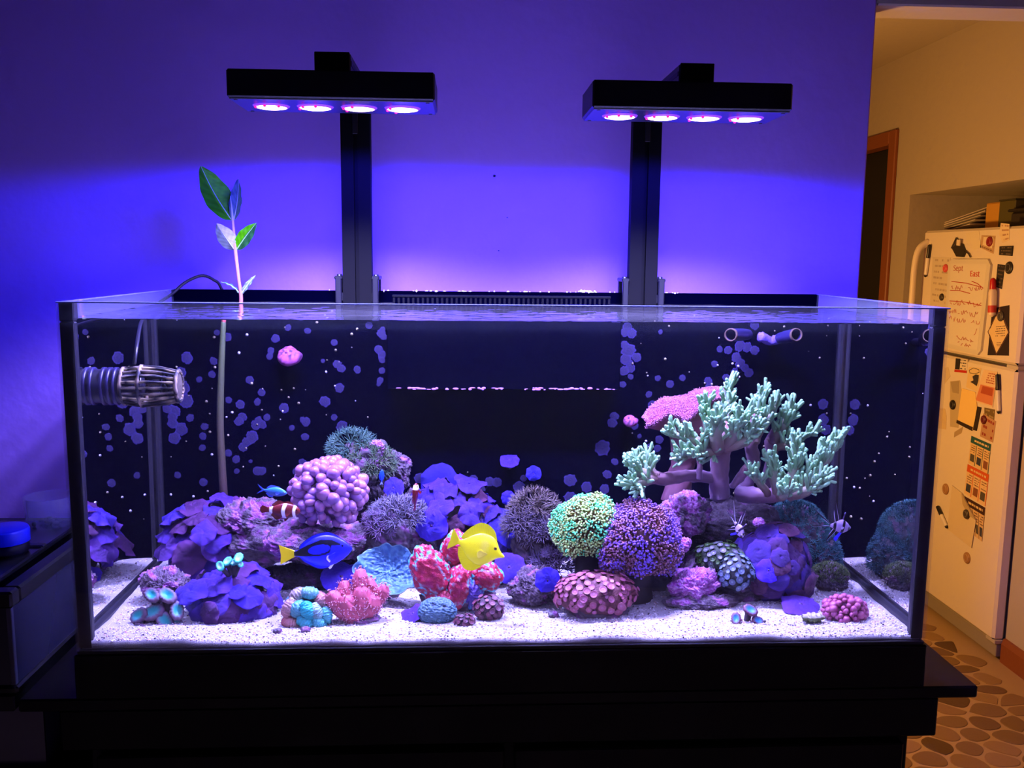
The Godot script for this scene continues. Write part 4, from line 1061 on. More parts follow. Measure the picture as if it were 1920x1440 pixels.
	rock("small white crusted stone on top of the right mushroom mound", Vector3(0.5148, 1.0406, -0.3), Vector3(0.0121, 0.0099, 0.01), 163, 0.7, 0.3, 1.2)
	var ms := rock("mossy olive rock near the right side pane", Vector3(0.6775, 0.9132, -0.33), Vector3(0.0371, 0.0303, 0.045), 165, 0.0, 0.2, 0.6)
	own("moss", tuft_shape(420, Vector3(0.6774, 0.9155, -0.33), Vector3(0.036, 0.0281, 0.043), 0.006, 0.0009, hue(0.25, 0.30, 0.18), hue(0.36, 0.42, 0.24), 11, 4, 0.0), mat(null, 0.9), ms).set_meta("kind", "stuff")
	# small things on the right front sand
	candy("little two-headed candy coral plug with blue mouths standing on the right front sand", Vector3(0.4467, 0.8985, -0.085), [[-20, -2, 11], [-14, 12, 12], [8, -16, 13], [22, 4, 11]], 225, [hue(0.44, 0.26, 0.34), hue(0.35, 0.65, 0.85)])
	shell_piece()
	leather_tree()
	toadstool()
	hand_leather()
	var pn2 := 0
	for p in [Vector3(-0.4209, 0.8872, -0.045), Vector3(-0.3708, 0.8901, -0.05), Vector3(0.0855, 0.8948, -0.13), Vector3(0.4794, 0.8879, -0.07)]:
		var q: Vector3 = p
		q.y = 0.897
		var lab: String = ["spiky dark pebble on the front sand below the left mushroom mound", "smooth dark snail shell on the front sand left of the pink leather coral", "dark violet pebble at the left foot of the mauve polyp colony", "tiny violet pebble on the right front sand"][pn2]
		var t := thing("pebble", lab, "pebble", q)
		var s: float = [0.008, 0.0095, 0.010, 0.004][pn2]
		part("stone", rock_shape(Vector3.ZERO, Vector3(s, s * 0.72, s), 171 + pn2, 0.3, 0.2, 26, 16, 0.5), mat(null, 0.5), t)
		pn2 += 1

func closed_mesh() -> ArrayMesh:
	var b := MB.new()
	b.grid(12, 8, func(u, v):
		var an: float = TAU * (0.0 if u == 1.0 else u)
		var d := Vector3(sin(PI * v) * cos(an), cos(PI * v), sin(PI * v) * sin(an))
		d.x *= 1.15; d.z *= 1.15
		if v < 0.15: d.y -= 0.2 * (0.15 - v) / 0.15
		return [d, hue(0.62, 0.30, 0.42).lerp(hue(0.74, 0.42, 0.56), clampf(d.y, 0, 1))], true)
	return b.mesh()

func single_cap(label: String, at: Vector3, r: float, dir: Vector3, col: Color, k: int) -> void:
	var t := thing("mushroom_coral", label, "coral", at)
	part("cap", cap_mesh(k, 0.22), skin(Color(col.r * 0.8, col.g * 0.75, col.b * 0.92)), t, Transform3D(aim(dir, k).scaled_local(Vector3(r, r * 0.8, r)), Vector3.ZERO))
	var f := MB.new()
	f.tube([Vector3.ZERO, -dir.normalized() * r * 0.7], [r * 0.35, r * 0.4], 10)
	part("stalk", f, mat(Color(0.24, 0.13, 0.3), 0.7), t)

func candy(label: String, at: Vector3, heads: Array, sd: int, cols: Array) -> void:
	var k: float = 0.1008 / 100.0
	var t := thing("candy_coral", label, "coral", at)
	var foot := Vector3(0, -0.03, -0.012)
	for h in heads:
		var top := Vector3(h[0] * k, -h[1] * k, rnd(-0.008, 0.012))
		var r: float = h[2] * k
		var d := ((top - foot).normalized() * 0.6 + Vector3(0, 0.25, 0.75)).normalized()
		var o := MB.new()
		var prof := [[0.5, -1.0, 0], [0.62, -0.5, 0], [0.9, -0.1, 0], [1.0, 0.12, 0], [0.93, 0.3, 0], [0.78, 0.40, 0], [0.55, 0.36, 1], [0.36, 0.26, 2], [0.15, 0.2, 2], [0.001, 0.18, 2]]
		o.grid(26, 9, func(u, v):
			var an: float = TAU * (0.0 if u == 1.0 else u)
			var p = prof[roundi(v * 9)]
			var f: float = 1.0 + 0.07 * sin(an * 11) * float(p[2] < 2) + 0.18 * sin(an * 2 + sd + h[0])
			var c: Color = [cols[0], cols[0].lerp(cols[1], 0.5) * 1.1, cols[1]][p[2]]
			return [Vector3(p[0] * cos(an) * f, p[1], p[0] * sin(an) * f), c * (1.0 + 0.12 * sin(an * 11))], true)
		part("head", o, mat(null, 0.5), t, Transform3D(aim(d).scaled_local(Vector3(r, r, r)), top))
		var st := MB.new()
		st.tube([top - d * r * 0.7, foot + (top - foot) * 0.3 + Vector3(0, -0.006, -0.004)], [r * 0.5, r * 0.45], 9, hue(0.3, 0.26, 0.28), null, nz(sd, 90), 0.002)
		part("branch", st, mat(null, 0.9), t)

func bubbles() -> void:
	var c: Vector3 = Vector3(-0.3544, 1.0995, -0.31)
	var t := thing("bubble_coral", "big pinkish lilac bubble coral made of swollen bubbles behind the clownfish", "coral", c)
	var r := Vector3(0.0632, 0.0611, 0.05)
	var b := MB.new()
	b.blob(Vector3.ZERO, r * 0.92, 40, 26, func(d): return 1.0, func(d, k): return hue(0.5, 0.36, 0.45))
	part("core", b, mat(null, 0.8), t)
	var u := MB.new()
	u.ball(Vector3.ZERO, 1.0, 14, 10)
	var um := u.mesh()
	var ms := []
	for q in [Color(0.55, 0.37, 0.55), Color(0.51, 0.35, 0.56), Color(0.58, 0.40, 0.54)]:
		var m := mat(q, 0.28)
		m.clearcoat_enabled = true; m.clearcoat = 0.4; m.clearcoat_roughness = 0.2
		m.subsurf_scatter_enabled = true; m.subsurf_scatter_strength = 0.25
		ms.append(m)
	for k in 190:
		var y := lerpf(0.99, -0.85, (k + 0.5) / 190.0)
		var an := k * 2.39996 + rnd(-0.15, 0.15)
		var q := sqrt(1.0 - y * y)
		var d := Vector3(q * cos(an), y, q * sin(an))
		if d.z < -0.4: continue
		var s := rnd(0.0085, 0.0150) * (0.8 if d.y < -0.2 else 1.0)
		var bs := aim((d + rdir() * 0.5).normalized(), rnd(0, TAU)).scaled_local(Vector3(s * 0.92, s * rnd(1.0, 1.25), s * 0.95))
		part("bubble", um, ms[rng.randi() % 3], t, Transform3D(bs, d * (r + Vector3.ONE * rnd(-0.003, 0.008)) + rdir() * 0.002))

func frog(label: String, at: Vector3, r: Vector3, n: int, len: float, w: float, sd: int, tips: Array, stalk: Color) -> void:
	var t := thing("frogspawn_coral", label, "coral", at)
	var b := MB.new()
	b.blob(Vector3.ZERO, r * 0.98, 48, 30, func(d): return 1.0, func(d, k): return stalk * 0.5)
	part("core", b, mat(null, 0.8), t)
	var f := MB.new()
	f.tube([Vector3(0, -r.y * 0.8, 0), Vector3(0, -r.y * 1.25, -0.02), Vector3(0.0, 0.885 - at.y, -0.04)], [r.x * 0.4, r.x * 0.35, r.x * 0.5], 12, hue(0.2, 0.17, 0.18), null, nz(sd, 60), 0.006)
	part("skeleton", f, mat(null, 0.9), t)
	tentacles(t, r, n, len, w, sd, tips, stalk)

func brains() -> void:
	# folded brain coral at the front
	var c: Vector3 = Vector3(-0.3792, 0.9228, -0.13)
	var k: float = 0.0988 / 100.0
	var t := thing("brain_coral", "lobed brain coral banded in teal, pink and orange on the front sand", "coral", c)
	var teal := hue(0.35, 0.82, 0.80)
	var pink := hue(0.98, 0.42, 0.46)
	var core := MB.new()
	core.blob(Vector3(0, -6 * k, -0.01), Vector3(44 * k, 30 * k, 0.036), 40, 26, func(d): return 1.0, func(d, q): return hue(0.35, 0.5, 0.55))
	part("base", core, mat(null, 0.7), t)
	for l in [[-34, 14, -20, -14, 14, 0.3], [-22, -14, -4, -28, 14, 0.5], [-2, -28, 22, -24, 13, 0.8], [22, -22, 40, 0, 14, 0.25], [40, 2, 44, 24, 12, 0.9], [-38, 26, -12, 30, 12, 0.2], [-18, 10, -4, -8, 15, 0.85], [2, -10, 14, 12, 15, 1.0], [16, -6, 28, 14, 14, 0.7], [-6, 18, 12, 30, 14, 0.95], [16, 22, 36, 30, 13, 0.9]]:
		var zf: float = 0.038 - 0.00028 * absf(l[0]) - (0.018 if l[1] < -10 else 0.0)
		var a := Vector3(l[0] * k, -l[1] * k, zf)
		var b := Vector3(l[2] * k, -l[3] * k, zf - 0.002 + (0.008 if l[3] > 5 else 0.0))
		var m := (a + b) / 2 + Vector3(0, 0.002, 0.006)
		var o := MB.new()
		var pts := spline([a, m, b], 40)
		var rad := []
		for j in 41: rad.append(l[4] * k * (0.62 + 0.3 * sin(PI * j / 40.0)) * (1.0 + 0.055 * sin(j * 1.9)))
		var c1: Color = pink.lerp(teal, l[5])
		o.tube(pts, rad, 18, c1, c1.lerp(hue(0.98, 0.62, 0.30), 0.45 if l[5] < 0.6 else 0.0).lerp(teal, 0.4), nz(int(l[0]) + 90, 170), 0.003)
		for q in o.v.size():
			o.c[q] = o.c[q] * (1.0 + 0.22 * sin((q / 18) * 1.9)) * 1.05
		part("lobe", o, relief(mat(null, 0.45), bump(78, 0.05, false, 4), 0.15, 12.0), t)
	# red open brain
	var rc: Vector3 = Vector3(-0.0995, 0.9556, -0.18)
	var k2: float = 0.1025 / 100.0
	var rt := thing("open_brain_coral", "large crimson open brain coral with turquoise edged folds under the yellow fish", "coral", rc)
	var red := hue(0.72, 0.16, 0.27)
	for l in [[-48, -12, 36, 52, 0.030, 0.35, 901], [0, -50, 28, 36, 0.028, 0.0, 902], [6, 16, 24, 46, 0.034, -0.18, 903], [58, -4, 30, 28, 0.026, -0.3, 904], [-24, 38, 34, 26, 0.030, 0.25, 905], [30, 26, 20, 42, 0.028, 0.35, 906]]:
		var n := nz(l[6], 34.0, 3)
		var f := nz(l[6] + 5, 130.0, 3, FastNoiseLite.TYPE_SIMPLEX_SMOOTH, FastNoiseLite.FRACTAL_RIDGED)
		var r := Vector3(l[2] * k2, l[3] * k2, l[4])
		var blue: bool = l[6] == 906
		var o := MB.new()
		o.blob(Vector3(l[0] * k2, -l[1] * k2, 0.0 if l[6] != 902 else -0.03), r, 90, 60, func(d):
			var fold := 0.06 * sin(atan2(d.x, d.y) * 16.0) if blue else 0.0
			return 1.0 + 0.18 * n.get_noise_3dv(d * r) + 0.05 * f.get_noise_3dv(d * r) + fold
		, func(d, q):
			var p: Vector3 = d * r
			var e := n.get_noise_3dv(p * 2.2 + Vector3(4, 2, 1))
			var st := f.get_noise_3dv(p * Vector3(0.5, 0.5, 0.5))
			var rimm := smoothstep(0.35, 0.95, sqrt(d.x * d.x + d.y * d.y))
			var col: Color = hue(0.40, 0.30, 0.66) if blue else red.lerp(hue(0.80, 0.24, 0.42), clampf(e * 1.5 + 0.3, 0, 1))
			var s := smoothstep(0.08, 0.26, e) * smoothstep(0.3, 0.6, st + 0.3) * rimm
			return col.lerp(hue(0.50, 0.95, 0.92) * 1.4, clampf(s * (0.5 if blue else 1.0), 0, 1)), Basis(Vector3.BACK, l[5]))
		part("fold", o, relief(mat(null, 0.5), bump(77, 0.06, true, 3), 0.12, 11.0), rt)
	var sk := rock_shape(Vector3(0, -0.045, -0.02), Vector3(0.075, 0.03, 0.04), 177, 0.3, 0.2, 50, 30, 0.6)
	part("skeleton", sk, mat(null, 0.9), rt)

func shell_piece() -> void:
	var t := thing("shell", "greenish broken shell half buried beside the rosy polyp cluster", "shell", Vector3(0.5727, 0.9024, -0.075))
	var b := MB.new()
	var n := nz(191, 90, 2)
	b.blob(Vector3.ZERO, Vector3(0.021, 0.009, 0.013), 36, 20, func(d): return 1.0 + 0.15 * sin(d.x * 14.0) + 0.2 * n.get_noise_3dv(d * 0.02), func(d, k): return hue(0.42, 0.46, 0.28).lerp(hue(0.8, 0.78, 0.7), clampf(d.y * 1.4, 0, 1)))
	part("shell_half", b, mat(null, 0.5), t)

func leather_tree() -> void:
	var root: Vector3 = Vector3(0.4378, 1.0956, -0.32)
	var t := thing("finger_leather_coral", "large pale green finger leather coral branching wide on thick mauve trunks", "coral", root)
	var n := nz(501, 330.0, 2)
	var tip := hue(0.64, 0.84, 0.64) * 1.2
	var flesh := hue(0.62, 0.46, 0.46)
	var lilac := hue(0.44, 0.34, 0.46)
	var m := mat(null, 0.62)
	m.rim_enabled = true; m.rim = 0.3
	var tm := mat(null, 0.55)
	# bare stems: points then radii in metres
	var px: float = 0.1084 / 100.0
	var stems := [
		[[Vector3(0.4381, 1.0878, -0.32), Vector3(0.4329, 1.1419, -0.31), Vector3(0.4322, 1.1908, -0.3), Vector3(0.4353, 1.2203, -0.3)], [20.0, 17.0, 20.0, 26.0]],
		[[Vector3(0.4932, 1.0879, -0.36), Vector3(0.5106, 1.1496, -0.35), Vector3(0.5016, 1.2036, -0.34), Vector3(0.5181, 1.2534, -0.34)], [13.0, 13.0, 13.0, 16.0]],
		[[Vector3(0.5432, 1.0784, -0.38), Vector3(0.5538, 1.1446, -0.38), Vector3(0.5533, 1.1993, -0.37), Vector3(0.5762, 1.233, -0.37)], [13.0, 11.0, 12.0, 10.0]],
		[[Vector3(0.4312, 1.1257, -0.32), Vector3(0.3759, 1.1377, -0.29), Vector3(0.3117, 1.1376, -0.26), Vector3(0.2658, 1.1509, -0.24)], [11.0, 11.0, 12.0, 12.0]],
		[[Vector3(0.4808, 1.0918, -0.34), Vector3(0.5212, 1.094, -0.3), Vector3(0.5674, 1.1087, -0.27), Vector3(0.612, 1.1346, -0.26)], [16.0, 15.0, 13.0, 12.0]],
		[[Vector3(0.4548, 1.1158, -0.29), Vector3(0.4732, 1.1418, -0.28), Vector3(0.482, 1.1623, -0.275)], [7.0, 8.0, 7.0]],
		[[Vector3(0.3852, 1.1347, -0.27), Vector3(0.383, 1.1651, -0.27), Vector3(0.379, 1.1868, -0.27)], [5.0, 4.5, 4.5]],
	]
	for s in stems:
		var b := MB.new()
		b.tube(spline(s[0].map(func(p): return p - root), 24), spline(s[1].map(func(q): return q * px), 24), 18, lilac, flesh, nz(503, 45, 2), 0.004)
		part("stem", b, m, t)
	# boughs carrying fingers: from, bend, to, radius, fingers, spread
	var boughs := [
		[Vector3(0.4302, 1.1891, -0.29), Vector3(0.3877, 1.1906, -0.26), Vector3(0.3397, 1.183, -0.24), 8.0, 20, -0.2],
		[Vector3(0.4278, 1.1945, -0.29), Vector3(0.3729, 1.2152, -0.26), Vector3(0.3189, 1.2273, -0.25), 8.0, 18, 0.0],
		[Vector3(0.4276, 1.2, -0.29), Vector3(0.4005, 1.2407, -0.27), Vector3(0.3926, 1.2768, -0.28), 11.0, 26, 0.2],
		[Vector3(0.433, 1.1985, -0.3), Vector3(0.4405, 1.2502, -0.32), Vector3(0.4533, 1.3069, -0.35), 12.0, 28, 0.3],
		[Vector3(0.4362, 1.2015, -0.28), Vector3(0.4477, 1.235, -0.25), Vector3(0.4614, 1.2596, -0.25), 12.0, 26, 0.1],
		[Vector3(0.4385, 1.1983, -0.28), Vector3(0.4697, 1.2159, -0.25), Vector3(0.4812, 1.2387, -0.24), 10.0, 20, 0.0],
		[Vector3(0.4193, 1.1977, -0.27), Vector3(0.4077, 1.2289, -0.24), Vector3(0.413, 1.2568, -0.23), 11.0, 22, 0.0],
		[Vector3(0.5062, 1.1981, -0.34), Vector3(0.5106, 1.2479, -0.34), Vector3(0.5265, 1.2908, -0.35), 11.0, 24, 0.3],
		[Vector3(0.509, 1.2092, -0.34), Vector3(0.5323, 1.2493, -0.33), Vector3(0.5474, 1.2768, -0.33), 8.0, 14, 0.2],
		[Vector3(0.5535, 1.1937, -0.37), Vector3(0.5716, 1.2288, -0.36), Vector3(0.5856, 1.26, -0.36), 10.0, 24, 0.3],
		[Vector3(0.5563, 1.1824, -0.37), Vector3(0.5868, 1.1983, -0.34), Vector3(0.6187, 1.2213, -0.32), 8.0, 14, 0.2],
		[Vector3(0.5674, 1.1087, -0.27), Vector3(0.5714, 1.1509, -0.26), Vector3(0.576, 1.198, -0.27), 10.0, 22, 0.1],
		[Vector3(0.5487, 1.1002, -0.28), Vector3(0.5332, 1.14, -0.26), Vector3(0.5229, 1.1709, -0.25), 9.0, 18, 0.0],
		[Vector3(0.5859, 1.1183, -0.26), Vector3(0.608, 1.1581, -0.25), Vector3(0.6268, 1.1997, -0.26), 9.0, 22, 0.3],
		[Vector3(0.6069, 1.1292, -0.26), Vector3(0.6318, 1.1744, -0.25), Vector3(0.6511, 1.2121, -0.25), 8.0, 20, 0.3],
		[Vector3(0.5651, 1.104, -0.26), Vector3(0.5939, 1.1185, -0.23), Vector3(0.6162, 1.1472, -0.22), 9.0, 20, -0.1],
		[Vector3(0.5268, 1.1034, -0.28), Vector3(0.4967, 1.1363, -0.25), Vector3(0.4808, 1.1532, -0.24), 6.0, 9, 0.0],
		[Vector3(0.549, 1.1018, -0.26), Vector3(0.5437, 1.1118, -0.22), Vector3(0.5487, 1.122, -0.2), 8.0, 14, 0.0],
		[Vector3(0.2886, 1.1438, -0.25), Vector3(0.259, 1.1559, -0.23), Vector3(0.2459, 1.1719, -0.23), 9.0, 22, 0.0],
		[Vector3(0.2872, 1.1413, -0.24), Vector3(0.2612, 1.1365, -0.22), Vector3(0.2455, 1.1365, -0.22), 8.0, 18, -0.4],
		[Vector3(0.296, 1.1448, -0.25), Vector3(0.2807, 1.1599, -0.25), Vector3(0.269, 1.1754, -0.26), 6.0, 10, 0.2],
	]
	for bo in boughs:
		var b := MB.new()
		var path := spline([bo[0] - root, bo[1] - root, bo[2] - root], 12)
		var r: float = bo[3] * px
		b.tube(path, spline([r * 1.25, r, r * 0.55], 12), 12, flesh, tip.lerp(flesh, 0.4), nz(503, 60, 2), 0.003)
		var dir0: Vector3 = (bo[2] - bo[0]).normalized()
		var cnt: int = int(bo[4] * 1.75)
		for k in cnt:
			var u: float = lerpf(0.25, 1.0, (k + rng.randf()) / cnt)
			var p: Vector3 = path[int(u * 12)]
			var d: Vector3 = (dir0 * lerpf(0.3, 1.0, u) + rdir() * Vector3(1, 0.8, 1) * 0.85 + Vector3(0, 0.5 + bo[5], 0.25)).normalized()
			var L := rnd(0.020, 0.042)
			var bend := (d + Vector3(0, 0.4, 0) + rdir() * 0.3).normalized()
			var fr := rnd(0.0032, 0.0043)
			var q0 := p + d * r * 0.3
			var q1 := q0 + d * L * 0.5
			var q2 := q1 + bend * L * 0.5
			b.tube(spline([q0, q1, q2], 8), [fr * 1.2, fr * 1.12, fr * 1.05, fr, fr * 0.98, fr * 0.96, fr * 0.94, fr * 0.9, fr * 0.8], 7, tip.lerp(flesh, 0.6) * 0.8, tip * rnd(0.95, 1.25), n, 0.0022)
			if rng.randf() < 0.6:
				var d2 := (d + rdir() * 0.9 + Vector3(0, 0.3, 0.1)).normalized()
				b.tube([q1, q1 + d2 * L * 0.28, q1 + d2 * L * 0.5], [fr * 0.9, fr * 0.85, fr * 0.7], 6, tip.lerp(flesh, 0.3), tip * 1.1, n, 0.0018)
		part("branch", b, tm, t)

func toadstool() -> void:
	var c: Vector3 = Vector3(0.3754, 1.2506, -0.4)
	var t := thing("mushroom_leather_coral", "tall pink toadstool leather coral with a wavy fuzzy cap behind the finger leather", "coral", c)
	var px: float = 0.1119 / 100.0
	var flesh := hue(0.66, 0.46, 0.46)
	var pink := hue(0.74, 0.40, 0.55)
	# the two edges of the cap from its low left end to its high right end, in sights of (x, height)
	var front := spline([Vector2(-76, -18), Vector2(-62, -10), Vector2(-42, 4), Vector2(-24, 4), Vector2(-8, -4), Vector2(8, 6), Vector2(26, 24), Vector2(48, 34), Vector2(78, 36)], 60)
	var back := spline([Vector2(-74, -8), Vector2(-60, 12), Vector2(-38, 28), Vector2(-12, 30), Vector2(8, 34), Vector2(26, 44), Vector2(48, 48), Vector2(66, 48), Vector2(82, 40)], 60)
	var n := nz(88, 60, 2)
	var at := func(u: float, v: float) -> Vector3:
		var k := roundi(u * 60)
		var w := 0.25 + 0.75 * pow(sin(PI * lerpf(0.12, 0.9, u)), 0.6)
		var f := Vector3(front[k].x * px, front[k].y * px, 0.045 * w)
		var r := Vector3(back[k].x * px, back[k].y * px - 0.008, -0.05 * w)
		if v <= 0.6:
			var q := v / 0.6
			var p := r.lerp(f, q)
			p.y += 0.006 * sin(PI * q) + 0.003 * n.get_noise_3dv(p)
			return p
		var e := (v - 0.6) / 0.4
		var low := f + Vector3(0, -0.007, -0.004)
		var root := Vector3(lerpf(f.x, 0.012, 0.55), -0.034 + f.y * 0.35, 0.0)
		if e < 0.35: return f.lerp(low, e / 0.35) + Vector3(0, 0, 0.004 * sin(PI * e / 0.35))
		return low.lerp(root, (e - 0.35) / 0.65)
	var capm := MB.new()
	capm.grid(60, 30, func(u, v): return [at.call(u, v), pink if v < 0.74 else flesh.lerp(pink, smoothstep(0.85, 0.74, v))])
	part("cap", capm, mat(null, 0.7), t)
	var f := MB.new()
	f.tube([Vector3.ZERO, Vector3(0.1, 0.6, 0), Vector3(0.0, 1.0, 0.1)], [0.12, 0.10, 0.17], 4, hue(0.76, 0.42, 0.56), hue(0.92, 0.66, 0.80) * 1.1)
	var xs := []
	for k in 5200:
		var u := rng.randf()
		var v := rng.randf() * 0.76
		var p: Vector3 = at.call(u, v)
		var out := Vector3(0, 1, -0.1) if v < 0.55 else Vector3(0, 0.9 - (v - 0.55) * 5.0, 1)
		xs.append(Transform3D(aim((out + rdir() * 0.45 + Vector3(-0.5 if u < 0.08 else 0.0, 0, 0)).normalized()).scaled_local(Vector3(0.0050, rnd(0.003, 0.006), 0.0050)), p + Vector3(rnd(-0.001, 0.001), 0, rnd(-0.002, 0.002))))
	many("polyp_fuzz", f.mesh(), mat(null, 0.6), xs, t)
	# stalk as elliptical sections: centre, half width and height in sights, half depth in metres
	var sec := [[-12, 28, -165, 0.024], [-6, 24, -120, 0.022], [0, 24, -88, 0.022], [6, 31, -62, 0.026], [12, 42, -42, 0.032], [16, 56, -24, 0.038], [14, 64, -10, 0.040], [14, 66, 4, 0.036]]
	var col := [[], [], [], []]
	for q in sec:
		for k in 4: col[k].append(float(q[k]))
	for k in 4: col[k] = spline(col[k], 40)
	var s := MB.new()
	s.grid(40, 28, func(u, v):
		var k := roundi(u * 40)
		var an: float = TAU * (0.0 if v == 1.0 else v)
		var p := Vector3((col[0][k] + col[1][k] * cos(an)) * px, col[2][k] * px, col[3][k] * sin(an))
		p += Vector3(cos(an), 0, sin(an)) * 0.004 * n.get_noise_3dv(p * 0.6)
		return [p, hue(0.50, 0.34, 0.40).lerp(flesh, u)])
	part("stalk", s, mat(null, 0.65), t)

func hand_leather() -> void:
	var c: Vector3 = Vector3(-0.2811, 0.8969, -0.115)
	var t := thing("devils_hand_coral", "salmon pink lobed leather coral with fuzzy polyps beside the brain coral", "coral", c)
	var k: float = 0.0987 / 100.0
	var pk := hue(0.86, 0.46, 0.52)
	var f := MB.new()
	f.tube([Vector3.ZERO, Vector3(0, 0.7, 0)], [0.10, 0.08], 4, hue(0.9, 0.55, 0.6), null, null, 0.0, false)
	f.ball(Vector3(0, 0.9, 0), Vector3(0.28, 0.2, 0.28), 6, 4, hue(0.95, 0.74, 0.80))
	var fm := f.mesh()
	var xs := []
	var r2 := nz(511, 70, 2)
	var base := MB.new()
	base.tube([Vector3(0, -0.005, 0), Vector3(0, 0.018, 0)], [22 * k, 26 * k], 18, hue(0.5, 0.36, 0.4), pk, r2, 0.004)
	part("foot", base, mat(null, 0.8), t)
	for l in [[-46, 46, 17, 0.012], [-26, 62, 16, -0.004], [4, 84, 17, -0.006], [8, 52, 20, 0.012], [30, 40, 16, 0.016], [48, 58, 13, 0.004], [-18, 36, 20, 0.018], [22, 66, 15, -0.01]]:
		var e := Vector3(l[0] * k, l[1] * k, l[3])
		var a := Vector3(l[0] * k * 0.25, 8 * k, l[3] * 0.3)
		var m := a.lerp(e, 0.55) + Vector3(l[0] * k * 0.12, 0, 0)
		var pts := spline([a, m, e], 14)
		var rad := spline([l[2] * 1.1 * k, l[2] * 1.0 * k, l[2] * 0.8 * k], 14)
		var b := MB.new()
		b.tube(pts, rad, 18, pk * 0.9, pk, r2, 0.005)
		part("lobe", b, mat(null, 0.65), t)
		for q in range(0, b.v.size()):
			if rng.randf() < 0.55:
				var cc: Vector3 = pts[clampi(q / 18 - 1, 0, 14)]
				var d: Vector3 = (b.v[q] - cc).normalized() + rdir() * 0.4
				xs.append(Transform3D(aim(d.normalized()).scaled_local(Vector3(0.0042, 0.0042, 0.0042)), b.v[q]))
	many("polyp_fuzz", fm, mat(null, 0.6), xs, t)
	part("rock", rock_shape(Vector3(0.012, -0.002, 0.005), Vector3(0.03, 0.014, 0.025), 181, 0.3, 0.3, 40, 26, 0.6), mat(null, 0.9), t)

# ---------------------------------------------------------------- fish: nose towards +x, back towards +y
func body_shape(st: Array, L: float, colf: Callable, nu := 84, nv := 40) -> MB:
	var cols := [[], [], [], []]
	for s in st:
		for k in 4: cols[k].append(float(s[k]))
	var X := spline(cols[0], nu)
	var T := spline(cols[1], nu)
	var B := spline(cols[2], nu)
	var W := spline(cols[3], nu)
	var b := MB.new()
	b.grid(nu, nv, func(u, v):
		var k := roundi(u * nu)
		var an: float = TAU * (0.0 if v == 1.0 else v)
		var mid: float = (T[k] + B[k]) / 2
		var h: float = (T[k] - B[k]) / 2
		var c := cos(an)
		var s := sin(an)
		var y: float = mid + h * c
		var z: float = W[k] * signf(s) * pow(absf(s), 0.9)
		return [Vector3(0.5 - X[k], y, z) * L, colf.call(X[k], y, c)])
	return b

func fin_shape(base: Array, edge: Array, L: float, thick: float, colf: Callable, rays := 14, zoff := 0.0, splay := 0.0) -> MB:
	# base and edge: outlines in body lengths, nose at x = 0
	var b := MB.new()
	var nu := rays * 2
	var P := spline(base.map(func(p): return Vector2(p[0], p[1])), nu)
	var Q := spline(edge.map(func(p): return Vector2(p[0], p[1])), nu)
	for side in [1.0, -1.0]:
		b.grid(nu, 8, func(u, v):
			var k := roundi(u * nu)
			var p: Vector2 = P[k].lerp(Q[k], v)
			var e := minf(1.0, minf(u, 1.0 - u) * 10.0)
			var ray := 1.0 if k % 2 == 0 else 0.45
			return [Vector3(0.5 - p.x, p.y, zoff + splay * v + side * (thick * (1.0 - v * 0.92) * ray * e + 0.0008)) * L, colf.call(u, v) * (1.0 if k % 2 == 0 else 0.86)], side < 0)
	return b

func eye_parts(t: Node3D, at: Vector3, r: float, iris: Color) -> void:
	for s in [1, -1]:
		var e := MB.new()
		e.ball(Vector3(at.x, at.y, at.z * s), Vector3(r, r, r * 0.5), 14, 9, iris)
		var o := part("eye", e, mat(null, 0.15), t)
		var p := MB.new()
		p.ball(Vector3(at.x, at.y, (at.z + r * 0.16) * s), Vector3(r * 0.68, r * 0.68, r * 0.45), 14, 9, hue(0.02, 0.02, 0.03))
		part("pupil", p, mat(null, 0.08), o)

func fish_root(called: String, label: String, at: Vector3, turn: Basis) -> Node3D:
	var t := thing(called, label, "fish", at)
	t.basis = turn
	return t

